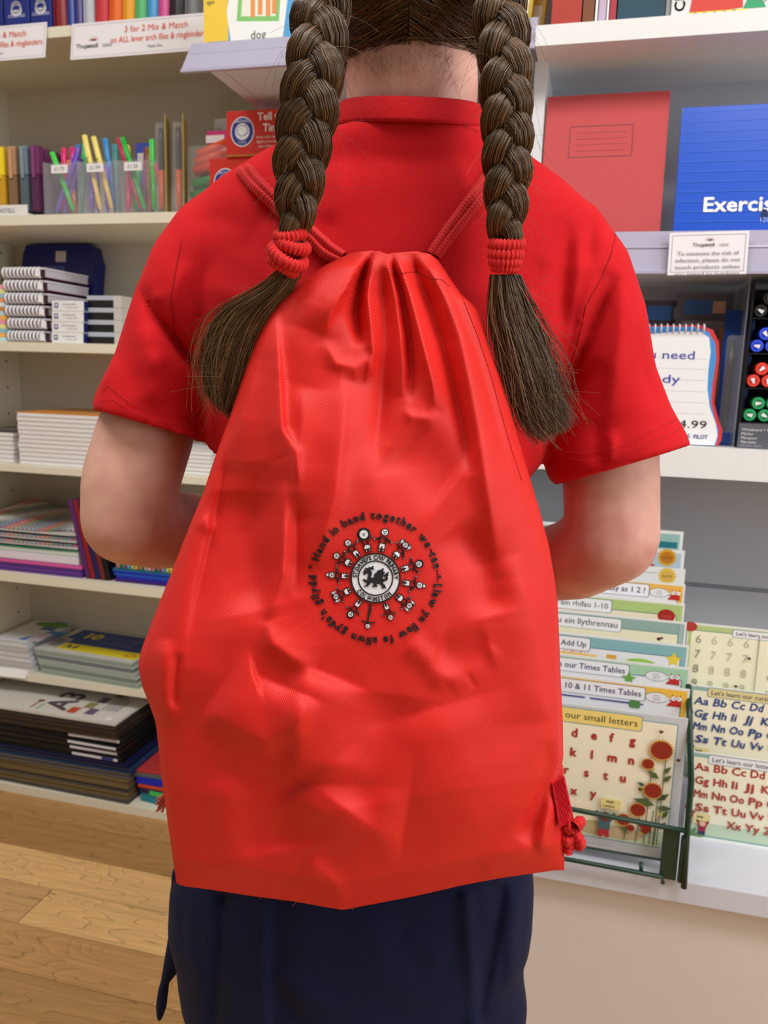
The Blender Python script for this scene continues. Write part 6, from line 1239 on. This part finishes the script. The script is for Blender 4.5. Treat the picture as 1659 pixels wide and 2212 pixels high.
# cords
cord_m = M((206, 22, 26), rough=.75, sheen=.1, noise=.1, scale=500)
def cord(pts, r, name, parent, pitch=.0052, n=14):
    pts = np.asarray(pts, float); seg = np.linalg.norm(pts[1:]-pts[:-1], axis=1); cum = np.concatenate([[0], np.cumsum(seg)]); Mn = max(20, int(cum[-1]/.0009)); t = np.linspace(0, cum[-1], Mn)
    P = np.stack([np.interp(t, cum, pts[:, i]) for i in range(3)], -1); ksm = np.ones(9)/9; P = np.stack([np.convolve(np.pad(P[:, i], 4, 'edge'), ksm, 'valid') for i in range(3)], -1)
    T = np.gradient(P, axis=0); T /= np.linalg.norm(T, axis=1, keepdims=True); A = np.cross(T, [.2, -.9, .4]); A /= np.linalg.norm(A, axis=1, keepdims=True); B = np.cross(T, A)
    a = np.linspace(0, 2*math.pi, n, endpoint=False); ph = 2*math.pi*t/pitch
    rib = 1+.17*np.cos(2*a[None]+ph[:, None])*np.cos(2*a[None]-ph[:, None])*1.6
    V = P[:, None]+(A[:, None]*np.cos(a)[None, :, None]+B[:, None]*np.sin(a)[None, :, None])*(r*rib)[..., None]
    ii = np.arange(Mn*n).reshape(Mn, n); Q = np.stack([ii[:-1], np.roll(ii[:-1], -1, 1), np.roll(ii[1:], -1, 1), ii[1:]], -1).reshape(-1, 4)
    return link(name, mesh_np(V.reshape(-1, 3)-bagb, Q), cord_m, parent)
def over_shirt(P, off): return [hit(SB, a, b_, off, .62) for a, b_ in P]
def resample(P, n=26):
    P = np.asarray(P, float); d = np.concatenate([[0], np.cumsum(np.hypot(*(P[1:]-P[:-1]).T))]); t = np.linspace(0, d[-1], n); return np.stack([np.interp(t, d, P[:, 0]), np.interp(t, d, P[:, 1])], -1)
for P_ in ([(745, 556), (715, 536), (680, 505), (650, 478), (600, 434), (560, 395), (536, 362)], [(738, 566), (700, 548), (668, 512), (636, 486), (584, 436), (545, 400), (520, 368)]):
    q = over_shirt(resample(P_), .0042); e2 = q[-1]+HEAD*.02-UPZ*.004; q += [e2, e2+HEAD*.04-UPZ*.03]; cord(q, .0036, 'cord', bag)
for P_ in ([(930, 552), (960, 505), (1000, 452), (1040, 398), (1080, 340), (1108, 318)], [(940, 556), (972, 512), (1012, 462), (1050, 412), (1090, 356), (1122, 330)]):
    q = over_shirt(resample(P_), .0042); e2 = q[-1]+HEAD*.02-UPZ*.004; q += [e2, e2+HEAD*.04-UPZ*.03]; cord(q, .0036, 'cord', bag)
# webbing tab, knot and cord end at the bottom corner
tb = MB(); nrow = 16
for j, (sft, md) in enumerate(((-.0, 0),)):
    V = []; F = []; A0 = [PG(1196, 1692, .578), PG(1212, 1786, .575)]; A1 = [PG(1216, 1678, .590), PG(1238, 1776, .592)]
    for i in range(nrow+1):
        for k in range(12):
            a = i/nrow; b_ = k/11; q = (A0[0]*(1-b_)+A0[1]*b_)*(1-a)+(A1[0]*(1-b_)+A1[1]*b_)*a; V.append(q-HEAD*(.0009*math.cos(i*math.pi)))
    for i in range(nrow):
        for k in range(11): F.append((i*12+k, i*12+k+1, (i+1)*12+k+1, (i+1)*12+k))
    tb.add(V, F)
o = bpart('webbing_tab', tb.V, tb.F, M((208, 26, 46), rough=.7), bag, False); so = o.modifiers.new('thickness', 'SOLIDIFY'); so.thickness = .0016
kc = PG(1236, 1800, .588)
KP = [kc+SIDE*.0065*math.sin(2*a)+UPZ*(.0085*math.cos(a)+.003*math.sin(3*a))-HEAD*(.005*math.cos(3*a)) for a in np.linspace(0, 2*math.pi, 40)]
cord(KP, .0040, 'knot', bag, .007); cord([kc+SIDE*.002-UPZ*.004, PG(1232, 1820, .586), PG(1224, 1845, .586)], .0036, 'cord_end', bag, .007); cord([kc+UPZ*.006, PG(1226, 1775, .590), PG(1214, 1730, .592), PG(1208, 1690, .594), PG(1205, 1655, .597), PG(1190, 1600, .606)], .0036, 'cord', bag)
P2 = [PG(362+RNG.normal(0, 2)-26*g_*RNG.uniform(.5, 1), 1716+RNG.normal(0, 2)+36*np.linspace(0, 1, 8)*RNG.uniform(.5, 1), .600) if False else PG(364-np.linspace(0, 1, 8)*RNG.uniform(10, 30), 1716+np.linspace(0, 1, 8)*RNG.uniform(4, 40), .599+RNG.normal(0, .001)) for g_ in range(60)]
fil('frayed_cord_end', P2, .00035, M((214, 110, 100), rough=.8), bag, bagb)
cord([PG(380, 1690, .603), PG(366, 1712, .600), PG(358, 1722, .599)], .0036, 'cord_end', bag, .007)

# ---- embroidery: laid on the cloth, thread proud of the surface
EC = (811.4, 1248.8); EK = 1/4.74
class Emb:
    def __init__(s): s.V = []; s.F = []
    def add(s, P, F): n = len(s.V); s.V += [tuple(p) for p in P]; s.F += [tuple(i+n for i in f) for f in F]; return s
    def poly(s, P):
        T = tessellate_polygon([[Vector((x, y, 0)) for x, y in P]]); return s.add(P, T)
    def disc(s, x, y, r, ry=None, n=20, rings=1):
        ry = ry or r; P = [(x, y)]; F = []
        for j in range(1, rings+1): P += [(x+r*j/rings*math.cos(2*math.pi*i/n), y+ry*j/rings*math.sin(2*math.pi*i/n)) for i in range(n)]
        F += [(0, 1+i, 1+(i+1) % n) for i in range(n)]
        for j in range(1, rings): a = 1+(j-1)*n; b_ = a+n; F += [(a+i, b_+i, b_+(i+1) % n, a+(i+1) % n) for i in range(n)]
        return s.add(P, F)
    def ring(s, x, y, r0, r1, n=28): return s.add([(x+r*math.cos(2*math.pi*i/n), y+r*math.sin(2*math.pi*i/n)) for i in range(n) for r in (r0, r1)], [(2*i, 2*i+1, (2*i+3) % (2*n), (2*i+2) % (2*n)) for i in range(n)])
    def stroke(s, P, t):
        for (a, b_), (c_, d) in zip(P[:-1], P[1:]):
            l = math.hypot(c_-a, d-b_) or 1e-9; nx, ny = -(d-b_)/l*t/2, (c_-a)/l*t/2; ex, ey = (c_-a)/l*t*.3, (d-b_)/l*t*.3
            s.add([(a+nx-ex, b_+ny-ey), (a-nx-ex, b_-ny-ey), (c_-nx+ex, d-ny+ey), (c_+nx+ex, d+ny+ey)], [(0, 1, 2, 3)])
        return s
    def xf(s, fn): s.V = [fn(x, y) for x, y in s.V]; return s
    def join(s, o): return s.add(o.V, o.F)
    def build(s, name, mat, parent, off):
        W = [hit(BB, EC[0]+x*EK, EC[1]-y*EK, off) for x, y in s.V]; n = len(W)
        Lw = [p+(p-CAM)/np.linalg.norm(p-CAM)*(off*.8) for p in W]
        # side walls so the thread has thickness
        ec = {}
        for f in s.F:
            for i in range(len(f)): a, b_ = f[i], f[(i+1) % len(f)]; ec[(min(a, b_), max(a, b_))] = ec.get((min(a, b_), max(a, b_)), 0)+1
        F = list(s.F)+[(a, b_, b_+n, a+n) for (a, b_), c_ in ec.items() if c_ == 1]
        return bpart(name, W+Lw, F, mat, parent, False)
blk = M((26, 24, 28), rough=.5, noise=.25, scale=1500, bump=.5); wht = M((236, 236, 242), rough=.45, noise=.06, scale=1500, bump=.5)
badge = Emb().disc(0, 0, 250, n=64, rings=8).build('badge', wht, bag, .0006)
Emb().ring(0, 0, 242, 259, 72).build('badge_rim', blk, badge, .0011); Emb().ring(0, 0, 170, 182, 60).build('badge_ring', blk, badge, .0011)
def dens(V, F, mx):                        # keep text outlines as they are
    return V, F
def arc_text(txt, r, a0, a1, h, out=True, bold=.03, fit=True, wscale=1.0):
    em = Emb(); adv = []
    for ch in txt:
        if ch == ' ': adv.append(.42)
        else: V, F = text_geo(ch, bold); adv.append((V[:, 0].max()-V[:, 0].min())+.12)
    tot = sum(adv); pos = 0
    for ch, w_ in zip(txt, adv):
        if ch != ' ':
            V, F = text_geo(ch, bold); mid = (V[:, 0].max()+V[:, 0].min())/2; k = h/.7
            q = (pos+w_/2)/tot; an = math.radians(a0+(a1-a0)*q); kx = k*wscale
            pts = []
            for x, y in V:
                lx, ly = (x-mid)*kx, y*k
                if out: rr = r+ly; th = an+lx/r
                else: rr = r-ly; th = an-lx/r
                pts.append((rr*math.sin(th), rr*math.cos(th)))
            em.add(pts, F)
        pos += w_
    return em
arc_text('Hand in hand together we can', 606, 285.5, 441.5, 84, bold=.03, wscale=.86).build('lettering', blk, bag, .0011)
arc_text("Llaw yn llaw fe allwn gyda'n gilydd", 606, 94.5, 273.5, 84, bold=.03, wscale=.86).build('lettering', blk, bag, .0011)
Emb().disc(680*math.sin(math.radians(279.5)), 680*math.cos(math.radians(279.5)), 16, n=14).disc(662*math.sin(math.radians(88.5)), 662*math.cos(math.radians(88.5)), 14, n=14).build('lettering', blk, bag, .0011)
# running threads between words
for a0, a1 in ((306, 308.5), (47, 51), (62, 66), (82.5, 93.5), (112, 117), (184, 188), (219, 224)):
    Emb().stroke([(640*math.sin(math.radians(a)), 640*math.cos(math.radians(a))) for a in np.linspace(a0, a1, 4)], 5).build('jump_thread', blk, bag, .0009)
arc_text("ST.DAVID'S C/W PRIMARY", 190, 272, 453, 44, bold=.02, wscale=.8).build('badge_lettering', blk, badge, .0012)
arc_text('COLWINSTON', 236, 237, 133, 44, out=False, bold=.02, wscale=.8).build('badge_lettering', blk, badge, .0012)
DR = [(735, 745), (748, 712), (772, 712), (752, 692), (785, 700), (795, 682), (812, 692), (832, 675), (845, 682), (836, 698), (848, 706), (826, 716), (806, 720), (826, 740), (822, 768), (812, 786), (828, 800), (846, 790), (850, 758), (872, 742), (884, 722), (912, 716), (938, 696), (948, 706), (938, 726), (958, 738), (944, 762), (930, 796), (948, 812), (962, 806), (966, 792), (952, 782), (940, 790), (944, 768), (966, 758), (978, 742), (1000, 738), (990, 758), (994, 776), (984, 780), (990, 804), (974, 828), (950, 834), (938, 842), (944, 862), (962, 872), (964, 888), (972, 906), (950, 900), (938, 910), (924, 902), (932, 886), (918, 872), (906, 856), (882, 862), (868, 868), (882, 880), (874, 892), (852, 888), (838, 892), (822, 884), (842, 876), (848, 862), (832, 848), (808, 850), (802, 866), (788, 874), (792, 884), (770, 882), (752, 888), (740, 880), (764, 872), (776, 860), (770, 846), (750, 838), (742, 822), (728, 820), (740, 808), (756, 812), (768, 822), (782, 814), (776, 796), (790, 776), (788, 756), (770, 752), (756, 766), (740, 762)]
Emb().poly([(x-862, 800-y) for x, y in DR]).build('dragon', blk, badge, .0013)
# ring of stitched children
def figure(kind, k):
    """returns (black, white) shapes; head outwards (+y), feet at y=0, about 190 tall"""
    B, Wt, Hr = Emb(), Emb(), Emb(); hy = 172
    st = lambda P, t=7: B.stroke(P, t*1.25)
    if kind == 'sword':
        st([(0, 0), (-4, 60), (4, 130), (0, 170)], 9); st([(10, 5), (8, 120)], 6); st([(-58, 148), (0, 160), (56, 150)], 7); Wt.disc(-2, 190, 22, 24); B.ring(-2, 190, 20, 25); st([(-8, 196), (0, 190), (8, 196)], 4); return B, Wt, Hr
    big = kind == 'bighead'
    hr = 46 if big else 30
    if big: hy = 182; Hr.disc(0, hy+4, 66, 60, 24)
    if kind == 'darkhair': Hr.disc(0, hy+6, 40, 38, 22)
    Wt.disc(0, hy, hr, hr*1.05); B.ring(0, hy, hr-3, hr+4)
    if kind == 'pigtails':
        for s in (-1, 1): Wt.disc(s*46, hy+4, 15, 26, 14); B.ring(s*46, hy+4, 14, 19, 16); st([(s*34, hy+30), (s*50, hy+34)], 6)
        st([(-26, hy+18), (0, hy+30), (26, hy+18)], 8)
    if kind == 'bun': Wt.disc(0, hy+42, 18, 16); B.ring(0, hy+42, 15, 20)
    st([(-12, hy+6), (-8, hy+6)], 7); st([(8, hy+6), (12, hy+6)], 7); st([(-9, hy-12), (0, hy-16), (9, hy-12)], 4); st([(0, hy+2), (0, hy-4)], 4)
    st([(-26, 128), (26, 128)], 6); st([(-24, 128), (-22, 72)], 6); st([(24, 128), (22, 72)], 6)
    al, ar = k
    for s, up in ((-1, al), (1, ar)):
        st([(s*24, 126), (s*52, 126+up*.5-12), (s*70, 106+up)], 7); st([(s*22, 112), (s*46, 112+up*.4-14)], 5); Wt.disc(s*73, 106+up, 9, 9, 10); B.ring(s*73, 106+up, 8, 11, 12)
    if kind in ('pigtails', 'skirt', 'bighead'):
        Wt.poly([(-22, 76), (22, 76), (40, 34), (-40, 34)]); st([(-22, 76), (22, 76), (40, 34), (-40, 34), (-22, 76)], 6)
        for s in (-1, 1): Wt.poly([(s*8, 34), (s*22, 34), (s*22, 4), (s*8, 4)]); st([(s*8, 34), (s*8, 6), (s*28, 2)], 5); st([(s*22, 34), (s*22, 8)], 5)
    else:
        Wt.poly([(-24, 74), (24, 74), (28, 26), (4, 26), (0, 46), (-4, 26), (-28, 26)]); st([(-24, 74), (24, 74), (28, 26), (4, 26), (0, 46), (-4, 26), (-28, 26), (-24, 74)], 6)
        for s in (-1, 1): st([(s*8, 26), (s*8, 4)], 5); st([(s*24, 26), (s*24, 6), (s*8, 0)], 5); Wt.poly([(s*8, 24), (s*24, 24), (s*24, 6), (s*8, 4)])
    return B, Wt, Hr
FIGS = [(11.5, 'boy', 1.12, (-10, -10)), (42, 'pigtails', 1.0, (30, -40)), (72, 'darkhair', 1.05, (10, 40)), (99, 'bun', 1.0, (20, -20)), (129, 'pigtails', .95, (20, 20)), (159, 'boy', .85, (40, 10)), (189.5, 'sword', 1.1, (0, 0)), (214.5, 'darkhair', .95, (10, 30)), (245, 'pigtails', .95, (20, 20)), (274, 'bun', .95, (-10, 20)), (299.6, 'skirt', 1.0, (20, 20)), (322, 'boy', 1.0, (-10, 20)), (345, 'bighead', .98, (36, 36))]
for ang, kd, sc, k in FIGS:
    B, Wt, Hr = figure(kd, k); a = math.radians(ang); r0 = 276
    def tr(x, y, a=a, sc=sc): x, y = x*sc*1.06, r0+y*sc*1.06; return (x*math.cos(a)+y*math.sin(a), -x*math.sin(a)+y*math.cos(a))
    f = B.xf(tr).build('stitched_figure', blk, bag, .0011); Wt.xf(tr); Wt.build('white_thread', wht, f, .0009)
    if Hr.V: Hr.xf(tr).build('hair_thread', blk, f, .0006)
